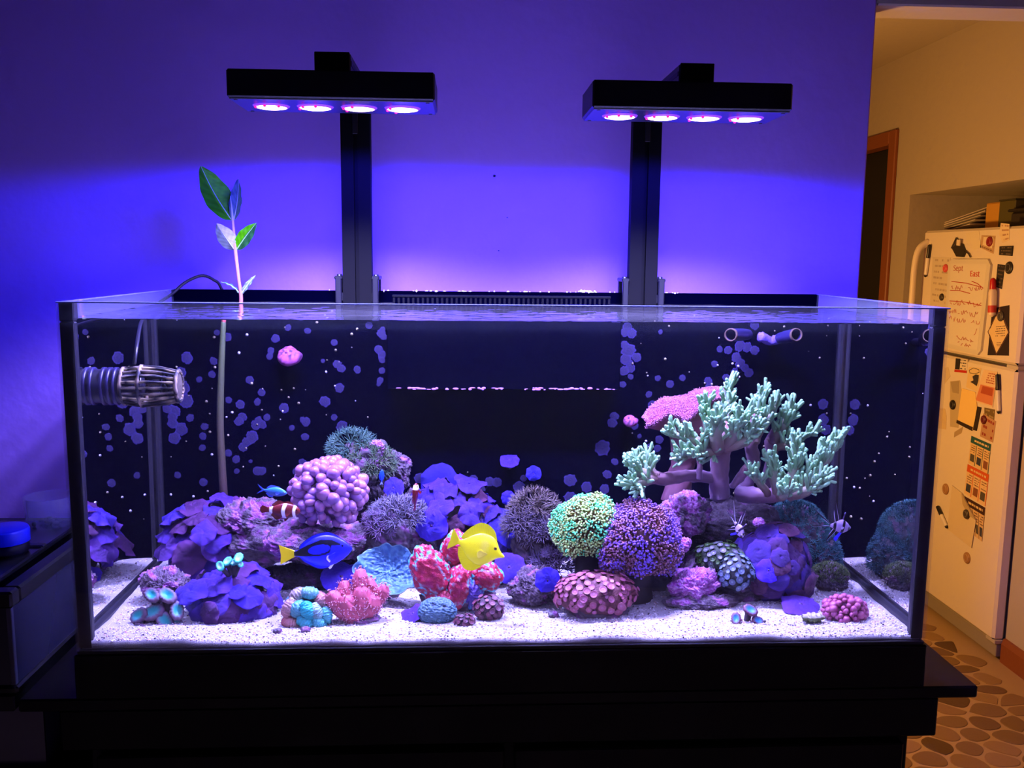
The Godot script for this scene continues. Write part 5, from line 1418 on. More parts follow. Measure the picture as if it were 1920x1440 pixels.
func fishes() -> void:
	deep = 1.0
	var wet := mat(null, 0.35)
	var finm := mat(null, 0.4)
	finm.backlight_enabled = true; finm.backlight = Color(0.3, 0.3, 0.3)
	# yellow tang
	var yc := hue(0.98, 0.98, 0.01)
	var L: float = 0.0884
	var t := fish_root("yellow_tang", "bright lemon yellow tang swimming to the right above the crimson brain coral", Vector3(-0.0517, 1.0355, -0.09), Basis(Vector3.BACK, -0.30) * Basis(Vector3.UP, -0.15))
	part("body", body_shape([[0.0, 0.012, -0.02, 0.014], [0.03, 0.034, -0.036, 0.028], [0.09, 0.065, -0.055, 0.042], [0.16, 0.14, -0.105, 0.06], [0.24, 0.25, -0.19, 0.08], [0.34, 0.325, -0.285, 0.092], [0.48, 0.352, -0.345, 0.095], [0.62, 0.325, -0.325, 0.085], [0.76, 0.235, -0.24, 0.06], [0.88, 0.12, -0.125, 0.034], [0.96, 0.062, -0.062, 0.02], [1.02, 0.055, -0.055, 0.012]], L, func(x, y, c): return yc.lerp(hue(0.96, 0.93, 0.45), clampf((0.12 - absf(x - 0.45)) * 3.0, 0, 0.35) * float(absf(y) < 0.2)), 90, 44), relief(mat(null, 0.38), bump(78, 0.05, false, 4), 0.03, 20.0), t)
	part("dorsal_fin", fin_shape([[0.25, 0.25], [0.4, 0.33], [0.6, 0.32], [0.78, 0.21], [0.93, 0.08]], [[0.25, 0.29], [0.36, 0.46], [0.55, 0.55], [0.74, 0.50], [0.93, 0.26], [0.985, 0.10]], L, 0.014, func(u, v): return yc * (1.0 - 0.12 * v), 22), finm, t)
	part("anal_fin", fin_shape([[0.42, -0.33], [0.55, -0.33], [0.70, -0.27], [0.93, -0.08]], [[0.40, -0.37], [0.56, -0.50], [0.74, -0.50], [0.92, -0.30], [0.985, -0.10]], L, 0.014, func(u, v): return yc * (1.0 - 0.1 * v), 20), finm, t)
	part("tail_fin", fin_shape([[1.0, 0.05], [1.01, 0.0], [1.0, -0.05]], [[1.19, 0.245], [1.20, 0.12], [1.185, 0.0], [1.20, -0.12], [1.19, -0.225]], L, 0.014, func(u, v): return yc * (1.0 - 0.1 * v), 14), finm, t)
	for s in [1, -1]:
		part("pectoral_fin", fin_shape([[0.34, -0.03], [0.36, -0.07]], [[0.52, 0.0], [0.56, -0.08], [0.50, -0.17]], L, 0.008, func(u, v): return hue(0.98, 0.94, 0.3), 8, s * 0.088, s * 0.05), finm, t)
		part("pelvic_fin", fin_shape([[0.36, -0.29], [0.40, -0.32]], [[0.46, -0.40], [0.48, -0.42], [0.50, -0.41]], L, 0.008, func(u, v): return yc, 6, s * 0.03, s * 0.02), finm, t)
	eye_parts(t, Vector3(0.5 - 0.225, 0.125, 0.073) * L, 0.036 * L, hue(0.55, 0.48, 0.1))
	var mo := MB.new()
	mo.tube([Vector3(0.497, -0.012, 0.017) * L, Vector3(0.478, -0.018, 0.028) * L], [0.004 * L, 0.003 * L], 6, hue(0.6, 0.5, 0.05))
	part("mouth", mo, wet, t)
	# blue tang
	var L2: float = 0.1021
	var bt := fish_root("blue_tang", "royal blue tang with black flank markings and a yellow tail", Vector3(-0.3438, 1.0248, -0.13), Basis(Vector3.BACK, 0.06) * Basis(Vector3.UP, 0.12))
	var royal := hue(0.06, 0.10, 1.0)
	var ink := hue(0.02, 0.02, 0.08)
	var inter := func(x: float, ks: Array) -> float:
		for k in ks.size() - 1:
			if x <= ks[k + 1][0]:
				return lerpf(ks[k][1], ks[k + 1][1], clampf((x - ks[k][0]) / (ks[k + 1][0] - ks[k][0]), 0, 1))
		return ks[-1][1]
	part("body", body_shape([[0.0, 0.01, -0.015, 0.012], [0.02, 0.045, -0.05, 0.035], [0.08, 0.12, -0.115, 0.065], [0.18, 0.205, -0.19, 0.09], [0.32, 0.275, -0.26, 0.105], [0.48, 0.30, -0.285, 0.105], [0.64, 0.27, -0.26, 0.09], [0.8, 0.18, -0.175, 0.06], [0.92, 0.085, -0.085, 0.032], [1.0, 0.055, -0.055, 0.02], [1.04, 0.06, -0.06, 0.012]], L2, func(x, y, c):
		var hi: float = inter.call(x, [[0.0, -1.0], [0.17, -1.0], [0.20, 0.13], [0.35, 0.215], [0.55, 0.235], [0.8, 0.145], [1.0, 0.05], [1.1, 0.02]])
		var lo: float = inter.call(x, [[0.0, 1.0], [0.18, 1.0], [0.20, 0.09], [0.36, 0.11], [0.40, -0.02], [0.5, -0.06], [0.65, -0.07], [0.85, -0.06], [1.0, -0.05], [1.1, -0.02]])
		var ov := pow((x - 0.59) / 0.20, 2) + pow((y - 0.055 + (x - 0.59) * 0.10) / 0.082, 2)
		var dk := smoothstep(-0.006, 0.006, hi - y) * smoothstep(-0.006, 0.006, y - lo) * smoothstep(0.9, 1.06, ov)
		return royal.lerp(ink, dk), 150, 90), relief(mat(null, 0.32), bump(78, 0.05, false, 4), 0.03, 20.0), bt)
	part("dorsal_fin", fin_shape([[0.24, 0.225], [0.45, 0.29], [0.7, 0.235], [0.92, 0.075]], [[0.22, 0.25], [0.42, 0.345], [0.68, 0.31], [0.9, 0.17], [0.95, 0.08]], L2, 0.012, func(u, v): return royal.lerp(ink, smoothstep(0.6, 0.9, v) * 0.8), 22), finm, bt)
	part("anal_fin", fin_shape([[0.42, -0.275], [0.6, -0.265], [0.92, -0.075]], [[0.42, -0.31], [0.62, -0.33], [0.88, -0.17], [0.95, -0.08]], L2, 0.012, func(u, v): return royal.lerp(ink, smoothstep(0.6, 0.9, v) * 0.8), 18), finm, bt)
	part("tail_fin", fin_shape([[1.02, 0.055], [1.03, 0.0], [1.02, -0.055]], [[1.30, 0.19], [1.285, 0.09], [1.275, 0.0], [1.285, -0.09], [1.30, -0.18]], L2, 0.012, func(u, v): return hue(0.96, 0.88, 0.05), 12), finm, bt)
	for s in [1, -1]:
		part("pectoral_fin", fin_shape([[0.30, -0.02], [0.31, -0.07]], [[0.45, -0.06], [0.47, -0.12], [0.42, -0.19]], L2, 0.008, func(u, v): return royal.lerp(hue(0.95, 0.9, 0.3), smoothstep(0.75, 1.0, v)), 8, s * 0.10, s * 0.05), finm, bt)
		part("pelvic_fin", fin_shape([[0.34, -0.25], [0.38, -0.265]], [[0.40, -0.32], [0.43, -0.33], [0.45, -0.30]], L2, 0.01, func(u, v): return hue(0.95, 0.95, 0.9), 6, s * 0.04, s * 0.03), finm, bt)
	eye_parts(bt, Vector3(0.5 - 0.17, 0.085, 0.079) * L2, 0.026 * L2, hue(0.1, 0.1, 0.5))
	# clownfish
	var maroon := hue(0.36, 0.06, 0.05)
	var clown := func(label: String, at: Vector3, len: float, turn: Basis, bars: Array, tint: Color):
		var c := fish_root("clownfish", label, at, turn)
		var cf := func(x, y, cc):
			var w := 0.0
			for q in bars:
				w = maxf(w, 1.0 - smoothstep(q[1] - 0.008, q[1] + 0.008, absf(x - q[0] - 0.04 * cos(y * 9.0))))
			return tint.lerp(hue(0.95, 0.94, 0.92), w)
		part("body", body_shape([[0.0, 0.02, -0.02, 0.015], [0.03, 0.07, -0.07, 0.05], [0.1, 0.14, -0.135, 0.085], [0.22, 0.20, -0.20, 0.105], [0.4, 0.235, -0.235, 0.11], [0.58, 0.22, -0.22, 0.10], [0.76, 0.155, -0.155, 0.075], [0.9, 0.095, -0.095, 0.045], [1.0, 0.08, -0.08, 0.02], [1.03, 0.08, -0.08, 0.01]], len, cf, 110, 40), wet, c)
		part("dorsal_fin", fin_shape([[0.24, 0.19], [0.42, 0.225], [0.6, 0.205], [0.86, 0.10]], [[0.24, 0.24], [0.40, 0.31], [0.52, 0.27], [0.70, 0.32], [0.90, 0.16]], len, 0.014, func(u, v): return tint.lerp(hue(0.05, 0.02, 0.02), smoothstep(0.8, 1.0, v)), 18), finm, c)
		part("anal_fin", fin_shape([[0.58, -0.215], [0.72, -0.165], [0.86, -0.10]], [[0.60, -0.28], [0.74, -0.31], [0.90, -0.16]], len, 0.012, func(u, v): return tint.lerp(hue(0.05, 0.02, 0.02), smoothstep(0.8, 1.0, v)), 10), finm, c)
		part("tail_fin", fin_shape([[1.0, 0.075], [1.02, 0.0], [1.0, -0.075]], [[1.18, 0.13], [1.24, 0.06], [1.25, 0.0], [1.24, -0.06], [1.18, -0.13]], len, 0.012, func(u, v): return tint.lerp(hue(0.05, 0.02, 0.02), smoothstep(0.85, 1.0, v)), 10), finm, c)
		for s in [1, -1]:
			part("pectoral_fin", fin_shape([[0.30, 0.0], [0.31, -0.08]], [[0.42, 0.04], [0.47, -0.06], [0.42, -0.17]], len, 0.01, func(u, v): return tint, 8, s * 0.10, s * 0.09), finm, c)
			part("pelvic_fin", fin_shape([[0.33, -0.22], [0.38, -0.23]], [[0.42, -0.33], [0.46, -0.35], [0.48, -0.30]], len, 0.01, func(u, v): return tint, 6, s * 0.03, s * 0.02), finm, c)
		eye_parts(c, Vector3(0.5 - 0.12, 0.055, 0.082) * len, 0.034 * len, hue(0.5, 0.25, 0.1))
	clown.call("dark maroon clownfish with three white bars swimming right beside the bubble coral", Vector3(-0.4289, 1.084, -0.22), 0.0606, Basis(Vector3.BACK, -0.10) * Basis(Vector3.UP, 0.15), [[0.17, 0.045], [0.50, 0.055], [0.88, 0.045]], maroon)
	clown.call("clownfish hanging nose up with a white head band in front of the violet mushroom ridge", Vector3(-0.1815, 1.0984, -0.3), 0.0488, Basis(Vector3(0.06, 0.97, 0.22).normalized(), Vector3(-0.35, -0.2, 0.91).normalized(), Vector3(0.06, 0.97, 0.22).cross(Vector3(-0.35, -0.2, 0.91)).normalized()).orthonormalized(), [[0.13, 0.10]], hue(0.40, 0.07, 0.05))
	# green chromis
	var L4: float = 0.0467
	var ch := fish_root("chromis", "slim blue-green chromis swimming right just above the barred clownfish", Vector3(-0.4483, 1.1169, -0.24), Basis(Vector3.BACK, -0.12) * Basis(Vector3.UP, -0.2))
	part("body", body_shape([[0.0, 0.01, -0.012, 0.01], [0.03, 0.05, -0.045, 0.035], [0.12, 0.12, -0.10, 0.065], [0.28, 0.18, -0.16, 0.085], [0.45, 0.195, -0.185, 0.085], [0.65, 0.155, -0.16, 0.065], [0.82, 0.085, -0.09, 0.04], [0.95, 0.045, -0.045, 0.02], [1.02, 0.045, -0.045, 0.01]], L4, func(x, y, c): return hue(0.30, 0.56, 0.92).lerp(hue(0.28, 0.72, 0.62), smoothstep(-0.02, 0.12, y)).lerp(hue(0.5, 0.6, 0.95), smoothstep(-0.06, -0.16, y)) * 0.5), relief(mat(null, 0.3), bump(77, 0.06, true, 3), 0.02, 30.0), ch)
	var bf := func(u, v): return hue(0.30, 0.40, 0.85)
	part("dorsal_fin", fin_shape([[0.28, 0.175], [0.5, 0.185], [0.8, 0.09]], [[0.32, 0.22], [0.5, 0.25], [0.72, 0.24], [0.88, 0.12]], L4, 0.01, bf, 14), finm, ch)
	part("anal_fin", fin_shape([[0.55, -0.17], [0.68, -0.15], [0.82, -0.09]], [[0.58, -0.24], [0.74, -0.25], [0.9, -0.11]], L4, 0.01, bf, 10), finm, ch)
	part("tail_fin", fin_shape([[1.0, 0.04], [1.02, 0.0], [1.0, -0.04]], [[1.28, 0.22], [1.18, 0.09], [1.08, 0.0], [1.18, -0.09], [1.28, -0.2]], L4, 0.01, bf, 12), finm, ch)
	for s in [1, -1]:
		part("pectoral_fin", fin_shape([[0.28, -0.01], [0.29, -0.05]], [[0.42, 0.0], [0.44, -0.06], [0.39, -0.11]], L4, 0.006, bf, 6, s * 0.085, s * 0.04), finm, ch)
	eye_parts(ch, Vector3(0.5 - 0.10, 0.035, 0.058) * L4, 0.036 * L4, hue(0.6, 0.7, 0.8))
	# small blue damsel, seen nose down
	var L5: float = 0.0259
	var dm := fish_root("damselfish", "tiny vivid blue damselfish hanging upright beside the tall middle rock", Vector3(-0.252, 1.1258, -0.36), Basis(Vector3(0.05, 1, 0), Vector3(-0.9, 0.05, 0.43), Vector3(0.43, 0, 0.9)).orthonormalized())
	var bl := func(u, v): return hue(0.1, 0.2, 0.95)
	part("body", body_shape([[0.0, 0.01, -0.012, 0.01], [0.04, 0.06, -0.055, 0.04], [0.15, 0.14, -0.12, 0.075], [0.35, 0.19, -0.17, 0.09], [0.6, 0.165, -0.155, 0.075], [0.85, 0.075, -0.075, 0.035], [1.0, 0.05, -0.05, 0.012]], L5, func(x, y, c): return hue(0.10, 0.28, 1.0), 40, 24), wet, dm)
	part("dorsal_fin", fin_shape([[0.25, 0.16], [0.5, 0.17], [0.8, 0.09]], [[0.3, 0.2], [0.55, 0.25], [0.85, 0.14]], L5, 0.012, bl, 10), finm, dm)
	part("anal_fin", fin_shape([[0.5, -0.16], [0.8, -0.09]], [[0.55, -0.23], [0.85, -0.13]], L5, 0.012, bl, 8), finm, dm)
	part("tail_fin", fin_shape([[0.98, 0.045], [1.0, 0.0], [0.98, -0.045]], [[1.25, 0.15], [1.17, 0.0], [1.25, -0.15]], L5, 0.012, func(u, v): return hue(0.5, 0.55, 0.9), 8), finm, dm)
	eye_parts(dm, Vector3(0.5 - 0.13, 0.03, 0.062) * L5, 0.035 * L5, hue(0.2, 0.3, 0.8))
	# banded cardinalfish
	var band := func(label: String, at: Vector3, len: float, turn: Basis):
		var c := fish_root("cardinalfish", label, at, turn)
		var pale := hue(0.58, 0.50, 0.64)
		var cf := func(x, y, cc):
			var w := 0.0
			for q in [[0.10, 0.045, 0.0], [0.40, 0.065, 0.10], [0.80, 0.065, -0.06]]:
				w = maxf(w, 1.0 - smoothstep(q[1] - 0.01, q[1] + 0.01, absf(x - q[0] + y * q[2])))
			return pale.lerp(hue(0.03, 0.02, 0.06), w)
		part("body", body_shape([[0.0, 0.01, -0.03, 0.012], [0.03, 0.05, -0.09, 0.045], [0.12, 0.14, -0.17, 0.08], [0.26, 0.25, -0.26, 0.11], [0.42, 0.33, -0.31, 0.12], [0.58, 0.30, -0.27, 0.105], [0.74, 0.21, -0.19, 0.075], [0.88, 0.12, -0.11, 0.04], [1.0, 0.075, -0.075, 0.018]], len, cf, 110, 40), wet, c)
		var edge := func(u, v): return hue(0.82, 0.76, 0.86) if (u < 0.18 or u > 0.86) else hue(0.10, 0.06, 0.14)
		part("first_dorsal_fin", fin_shape([[0.40, 0.32], [0.47, 0.32]], [[0.36, 0.68], [0.385, 0.70], [0.42, 0.66]], len, 0.014, func(u, v): return hue(0.75, 0.7, 0.82) if v > 0.75 else hue(0.3, 0.22, 0.36), 6), finm, c)
		part("second_dorsal_fin", fin_shape([[0.62, 0.28], [0.70, 0.24], [0.80, 0.17]], [[0.99, 1.28], [1.01, 1.30], [0.93, 0.55]], len, 0.012, edge, 12), finm, c)
		part("anal_fin", fin_shape([[0.66, -0.22], [0.74, -0.19], [0.84, -0.13]], [[1.05, -0.74], [1.07, -0.72], [0.98, -0.40]], len, 0.012, edge, 12), finm, c)
		part("tail_fin", fin_shape([[0.99, 0.07], [1.0, 0.03]], [[1.90, 0.72], [1.93, 0.71], [1.3, 0.2]], len, 0.012, edge, 10), finm, c)
		part("tail_fin", fin_shape([[1.0, -0.03], [0.99, -0.07]], [[1.3, -0.03], [1.86, -0.08], [1.84, -0.12]], len, 0.012, edge, 10), finm, c)
		for s in [1, -1]:
			part("pelvic_fin", fin_shape([[0.40, -0.29], [0.50, -0.28]], [[0.60, -0.66], [0.66, -0.70], [0.70, -0.60]], len, 0.012, func(u, v): return hue(0.20, 0.16, 0.85), 8, s * 0.04, s * 0.04), finm, c)
			part("pectoral_fin", fin_shape([[0.36, 0.0], [0.37, -0.06]], [[0.50, 0.03], [0.53, -0.04], [0.48, -0.12]], len, 0.008, func(u, v): return hue(0.7, 0.65, 0.8), 6, s * 0.11, s * 0.05), finm, c)
		eye_parts(c, Vector3(0.5 - 0.12, 0.03, 0.07) * len, 0.055 * len, hue(0.75, 0.72, 0.8))
	band.call("black-barred silvery cardinalfish with long fins seen side on near the right side pane", Vector3(0.6477, 1.0567, -0.18), 0.0421, Basis(Vector3.BACK, -0.12) * Basis(Vector3.UP, 0.1))
	band.call("black-barred silvery cardinalfish turned towards the viewer above the right mushroom mound", Vector3(0.444, 1.0551, -0.16), 0.0353, Basis(Vector3.UP, -1.05) * Basis(Vector3.BACK, -0.75))

# ---------------------------------------------------------------- kitchen
func sheet(poly: Array, x: float, thick: float, col := Color.WHITE) -> MB:      # an outline of (z, y) on a plane of constant x, pushed towards -x
	var b := MB.new()
	b.prism(poly, thick, Transform3D(Basis(Vector3.BACK, Vector3.UP, Vector3.LEFT), Vector3(x, 0, 0)), col)
	return b

func scribble(poly: Array, x: float, rows: int, sd: int, fill := 0.75, h := 0.35) -> MB:       # lines of illegible print over a four-cornered sheet
	var r := RandomNumberGenerator.new()
	r.seed = sd
	var b := MB.new()
	for k in rows:
		var v0 := (k + 0.5 - h / 2) / rows
		var v1 := (k + 0.5 + h / 2) / rows
		var u := 0.08 + r.randf() * 0.1
		while u < 0.92:
			var w := r.randf_range(0.04, 0.16)
			if r.randf() < fill:
				var e := minf(u + w, 0.94)
				var q := func(a: float, c: float) -> Vector2: return poly[0].lerp(poly[1], a).lerp(poly[3].lerp(poly[2], a), c)
				var pts := [q.call(u, v0), q.call(e, v0), q.call(e, v1), q.call(u, v1)]
				var m := sheet(pts, x, 0.0003)
				var s := b.v.size()
				b.v.append_array(m.v); b.c.append_array(m.c)
				for i in m.i: b.i.append(i + s)
			u += w + r.randf_range(0.02, 0.06)
	return b

func strokes(lines: Array, x: float, r: float) -> MB:         # pen strokes of (z, y) points
	var b := MB.new()
	for l in lines:
		var pts: Array = l.map(func(p): return Vector3(x, p.y, p.x))
		var rad := []
		rad.resize(pts.size()); rad.fill(r)
		b.tube(pts, rad, 5)
	return b

func note(called: String, label: String, cat: String, poly: Array, x: float, col: Color, print_col = null, rows := 0, sd := 1, group := "", thick := 0.0008) -> Node3D:
	var c := Vector2.ZERO
	for p in poly: c += p
	c /= poly.size()
	var t := thing(called, label, cat, Vector3(x, c.y, c.x), group)
	var outline := poly
	if thick == 0.010:          # the whiteboard's corners are rounded
		var inset := Geometry2D.offset_polygon(PackedVector2Array(poly), -0.022)
		outline = Array(Geometry2D.offset_polygon(inset[0], 0.022, Geometry2D.JOIN_ROUND)[0])
	own("sheet", sheet(outline, x, thick), mat(col, 0.8), t)
	if print_col != null:
		own("print", scribble(poly, x - thick, rows, sd), mat(print_col, 0.8), t)
	return t

func quad_in(p: Array, u0: float, v0: float, u1: float, v1: float) -> Array:
	var q := func(a: float, c: float) -> Vector2: return p[0].lerp(p[1], a).lerp(p[3].lerp(p[2], a), c)
	return [q.call(u0, v0), q.call(u1, v0), q.call(u1, v1), q.call(u0, v1)]

func marker(label: String, a: Vector2, b: Vector2, x: float, cap_col: Color) -> void:
	var p := Vector3(x - 0.009, a.y, a.x)
	var q := Vector3(x - 0.009, b.y, b.x)
	var t := thing("marker", label, "marker", p)
	var d := q - p
	var s := MB.new()
	s.tube([d * 0.38, d * 0.97], [0.0078, 0.0078], 14)
	part("barrel", s, mat(Color(0.85, 0.83, 0.8), 0.4), t)
	var c := MB.new()
	c.tube([Vector3.ZERO, d * 0.36, d * 0.40], [0.0082, 0.0086, 0.0086], 14)
	part("cap", c, mat(cap_col, 0.4), t)
	var e := MB.new()
	e.tube([d * 0.96, d], [0.0080, 0.007], 14)
	part("end_plug", e, mat(cap_col, 0.4), t)

func magnet(label: String, p: Vector2, x: float, r: float, col: Color) -> void:
	var t := thing("magnet", label, "magnet", Vector3(x, p.y, p.x))
	var b := MB.new()
	var bs := Transform3D(Basis(Vector3.BACK, PI / 2), Vector3.ZERO)
	b.lathe([Vector2(0.0001, 0.008), Vector2(r * 0.5, 0.0078), Vector2(r * 0.9, 0.006), Vector2(r, 0.003), Vector2(r, 0.0)], 20, bs)
	part("button", b, mat(col, 0.4), t)
	var g := MB.new()
	g.lathe([Vector2(r * 0.55, 0.0076), Vector2(r * 0.6, 0.0092), Vector2(r * 0.66, 0.0076)], 20, bs)
	part("ring", g, mat(col.lightened(0.25), 0.4), t)

func kitchen() -> void:
	# the kitchen's own lamp, out of sight behind the aquarium wall
	var at := Vector3(0.35, 1.20, -1.75)
	var lamp := thing("floor_lamp", "warm white globe floor lamp standing behind the aquarium wall", "lamp", Vector3(at.x, 0, at.z))
	var gl := MB.new()
	gl.ball(Vector3(0, at.y, 0), 0.10, 24, 14)
	var gm := mat(Color(1, 0.9, 0.75), 0.4)
	gm.emission_enabled = true; gm.emission = Color(1.0, 0.78, 0.48); gm.emission_energy_multiplier = 1.5
	part("globe", gl, gm, lamp)
	var ro := MB.new()
	ro.lathe([Vector2(0.0001, 0.0), Vector2(0.14, 0.0), Vector2(0.14, 0.015), Vector2(0.012, 0.03), Vector2(0.010, 1.08), Vector2(0.035, 1.09), Vector2(0.035, 1.11)], 24)
	part("base_and_pole", ro, mat(Color(0.3, 0.27, 0.22), 0.4, 0.6), lamp)
	var l := OmniLight3D.new()
	l.name = "lamp_light"
	l.light_color = Color(1.0, 0.715, 0.35)
	l.light_energy = 2.5
	l.light_size = 0.09
	l.omni_range = 8.0
	l.omni_attenuation = 2.0
	l.shadow_enabled = true
	l.position.y = at.y
	lamp.add_child(l)
	# refrigerator
	var fx := 2.0
	var split: float = 1.1736
	var z0 := -1.757
	var z1 := -2.53
	var t := thing("refrigerator", "cream top-freezer refrigerator standing in the kitchen wall alcove, covered with notes", "refrigerator", Vector3(2.38, 0, (z0 + z1) / 2))
	var en := relief(mat(Color(0.86, 0.82, 0.75), 0.42), bump(79, 0.2, false, 2), 0.02, 6.0)
	own("cabinet", span(Vector3(2.055, 0.02, z1 + 0.01), Vector3(2.74, 1.69, z0 - 0.02), 0.006), en, t)
	var fd := own("freezer_door", span(Vector3(fx, split + 0.006, z1), Vector3(2.05, 1.705, z0), 0.010), en, t)
	own("fridge_door", span(Vector3(fx, 0.085, z1), Vector3(2.05, split - 0.008, z0), 0.010), en, t)
	own("door_gasket", span(Vector3(2.045, 0.09, z1 + 0.012), Vector3(2.057, 1.70, z0 - 0.012)), mat(Color(0.35, 0.33, 0.3), 0.7), t)
	own("kick_grille", span(Vector3(2.02, 0.015, z1 + 0.01), Vector3(2.06, 0.075, z0 - 0.005), 0.003), mat(Color(0.55, 0.52, 0.47), 0.5), t)
	own("hinge", span(Vector3(fx + 0.004, split - 0.009, z0 - 0.07), Vector3(2.05, split + 0.005, z0 + 0.003), 0.002), mat(Color(0.75, 0.72, 0.65), 0.35), t)
	own("hinge", span(Vector3(fx + 0.008, 0.072, z0 - 0.06), Vector3(2.055, 0.088, z0 + 0.003), 0.002), mat(Color(0.7, 0.67, 0.6), 0.35), t)
	for h in [[1.655, split + 0.03], [split - 0.03, split - 0.55]]:
		var hb := MB.new()
		var zz := z1 + 0.035
		hb.tube(spline([Vector3(fx + 0.005, h[0], zz), Vector3(fx - 0.035, h[0] - 0.03, zz), Vector3(fx - 0.052, h[0] - 0.10, zz), Vector3(fx - 0.054, (h[0] + h[1]) / 2, zz), Vector3(fx - 0.052, h[1] + 0.08, zz), Vector3(fx - 0.03, h[1] + 0.015, zz), Vector3(fx + 0.005, h[1], zz)], 40), spline([0.017, 0.015, 0.013, 0.013, 0.013, 0.015, 0.017], 40), 14)
		own("handle", hb, en, t)
	var F := fx - 0.0004
	# whiteboard with red writing
	var wp := [Vector2(-2.2841, 1.5787), Vector2(-1.9659, 1.5796), Vector2(-1.9881, 1.1936), Vector2(-2.2728, 1.2021)]
	var wt := note("whiteboard", "white dry-erase board with faded red handwriting on the freezer door", "whiteboard", wp, F, Color(0.80, 0.78, 0.74), null, 0, 1, "", 0.010)
	own("board_surface", sheet(quad_in(wp, 0.07, 0.05, 0.92, 0.95), F - 0.0098, 0.0006), mat(Color(0.86, 0.84, 0.80), 0.25), wt)
	var X := F - 0.0108
	var ln := []
	for g in [[0.12, 0.25, 0.85, 0.29], [0.10, 0.35, 0.60, 0.365], [0.10, 0.47, 0.9, 0.48], [0.62, 0.235, 0.9, 0.30]]:
		ln.append([quad_in(wp, g[0], g[1], 1, 1)[0], quad_in(wp, (g[0] + g[2]) / 2, (g[1] + g[3]) / 2 - 0.012, 1, 1)[0], quad_in(wp, g[2], g[3], 1, 1)[0]])
	own("red_underline", strokes(ln, X, 0.0016), mat(Color(0.72, 0.22, 0.16), 0.6), wt)
	var wr := RandomNumberGenerator.new()
	wr.seed = 5
	var hand := []
	for row in [[0.31, 0.12, 0.42, 0.03], [0.31, 0.55, 0.9, 0.025], [0.475, 0.12, 0.9, 0.035], [0.58, 0.10, 0.85, 0.03], [0.665, 0.12, 0.62, 0.03], [0.665, 0.7, 0.92, 0.02], [0.86, 0.35, 0.85, 0.03], [0.92, 0.4, 0.75, 0.025], [0.76, 0.8, 0.86, 0.04]]:
		var a := []
		var u: float = row[1]
		while u < row[2]:
			a.append(quad_in(wp, u, row[0] + wr.randf_range(-1, 1) * row[3], 1, 1)[0])
			u += 0.018
			if wr.randf() < 0.12 and a.size() > 2:
				hand.append(a)
				a = []
				u += 0.03
		if a.size() > 1: hand.append(a)
	own("handwriting", strokes(hand, X, 0.0012), mat(Color(0.70, 0.30, 0.22), 0.6), wt)
	var words := [["Sept", 0.14, 0.10, Color(0.70, 0.42, 0.34)], ["East", 0.56, 0.155, Color(0.75, 0.18, 0.12)]]
	for w in words:
		var tm := TextMesh.new()
		var sf := SystemFont.new()
		sf.font_names = PackedStringArray(["Droid Sans"])
		sf.font_italic = true
		tm.font = sf
		tm.text = w[0]; tm.font_size = 40; tm.pixel_size = 0.0008; tm.depth = 0.001
		tm.horizontal_alignment = HORIZONTAL_ALIGNMENT_LEFT
		var o: Vector2 = quad_in(wp, w[1], w[2], 1, 1)[0]
		part("word", tm, mat(w[3], 0.6), wt, Transform3D(Basis(Vector3.BACK, Vector3.UP, Vector3.LEFT).scaled_local(Vector3(1.2, 1, 1)), Vector3(X - 0.0003, o.y, o.x) - wt.position))
	# freezer door notes
	note("paper_note", "pale sheet of paper behind the whiteboard at the left of the freezer door", "paper", [Vector2(-2.4383, 1.5877), Vector2(-2.285, 1.5855), Vector2(-2.2946, 1.3513), Vector2(-2.4285, 1.3599)], F, Color(0.80, 0.76, 0.68), Color(0.68, 0.62, 0.55), 9, 11)
	magnet("pink round magnet holding the pale sheet beside the whiteboard", [Vector2(-2.3177, 1.5396)][0], F - 0.001, 0.018, Color(0.80, 0.30, 0.30))
	magnet("dark round magnet low on the pale sheet beside the whiteboard", [Vector2(-2.3305, 1.4143)][0], F - 0.001, 0.016, Color(0.18, 0.15, 0.13))
	marker("black-capped marker standing upright at the left edge of the freezer door", [Vector2(-2.4553, 1.6397)][0], [Vector2(-2.4733, 1.5041)][0], F, Color(0.05, 0.04, 0.05))
	var ck := thing("bottle_opener", "dark house-shaped magnetic clip with a pale tag near the top of the freezer door", "clip", Vector3(1.999, 1.6234, -2.2041))
	own("clip_body", sheet([Vector2(-2.2606, 1.6238), Vector2(-2.2219, 1.648), Vector2(-2.1878, 1.6409), Vector2(-2.1629, 1.6098), Vector2(-2.176, 1.5878), Vector2(-2.2218, 1.59)], F, 0.012), mat(Color(0.16, 0.14, 0.12), 0.5), ck)
	own("loop", strokes([[Vector2(-2.2738, 1.6262), Vector2(-2.2417, 1.6684), Vector2(-2.2281, 1.6615), Vector2(-2.256, 1.6216)]], F - 0.006, 0.004), mat(Color(0.2, 0.17, 0.15), 0.5), ck)
	own("hook", strokes([[Vector2(-2.1676, 1.6143), Vector2(-2.1374, 1.601), Vector2(-2.1235, 1.5879)]], F - 0.006, 0.003), mat(Color(0.2, 0.17, 0.15), 0.5), ck)
	own("tag", sheet([Vector2(-2.2197, 1.6613), Vector2(-2.1945, 1.6586), Vector2(-2.1951, 1.6343), Vector2(-2.2203, 1.6369)], F - 0.012, 0.004), mat(Color(0.85, 0.8, 0.72), 0.6), ck)
	note("paper_note", "cream note tucked in the middle of the freezer door's top edge", "paper", [Vector2(-2.1782, 1.6869), Vector2(-2.0842, 1.6952), Vector2(-2.0588, 1.6264), Vector2(-2.1121, 1.6182), Vector2(-2.1664, 1.634)], F, Color(0.84, 0.80, 0.70))
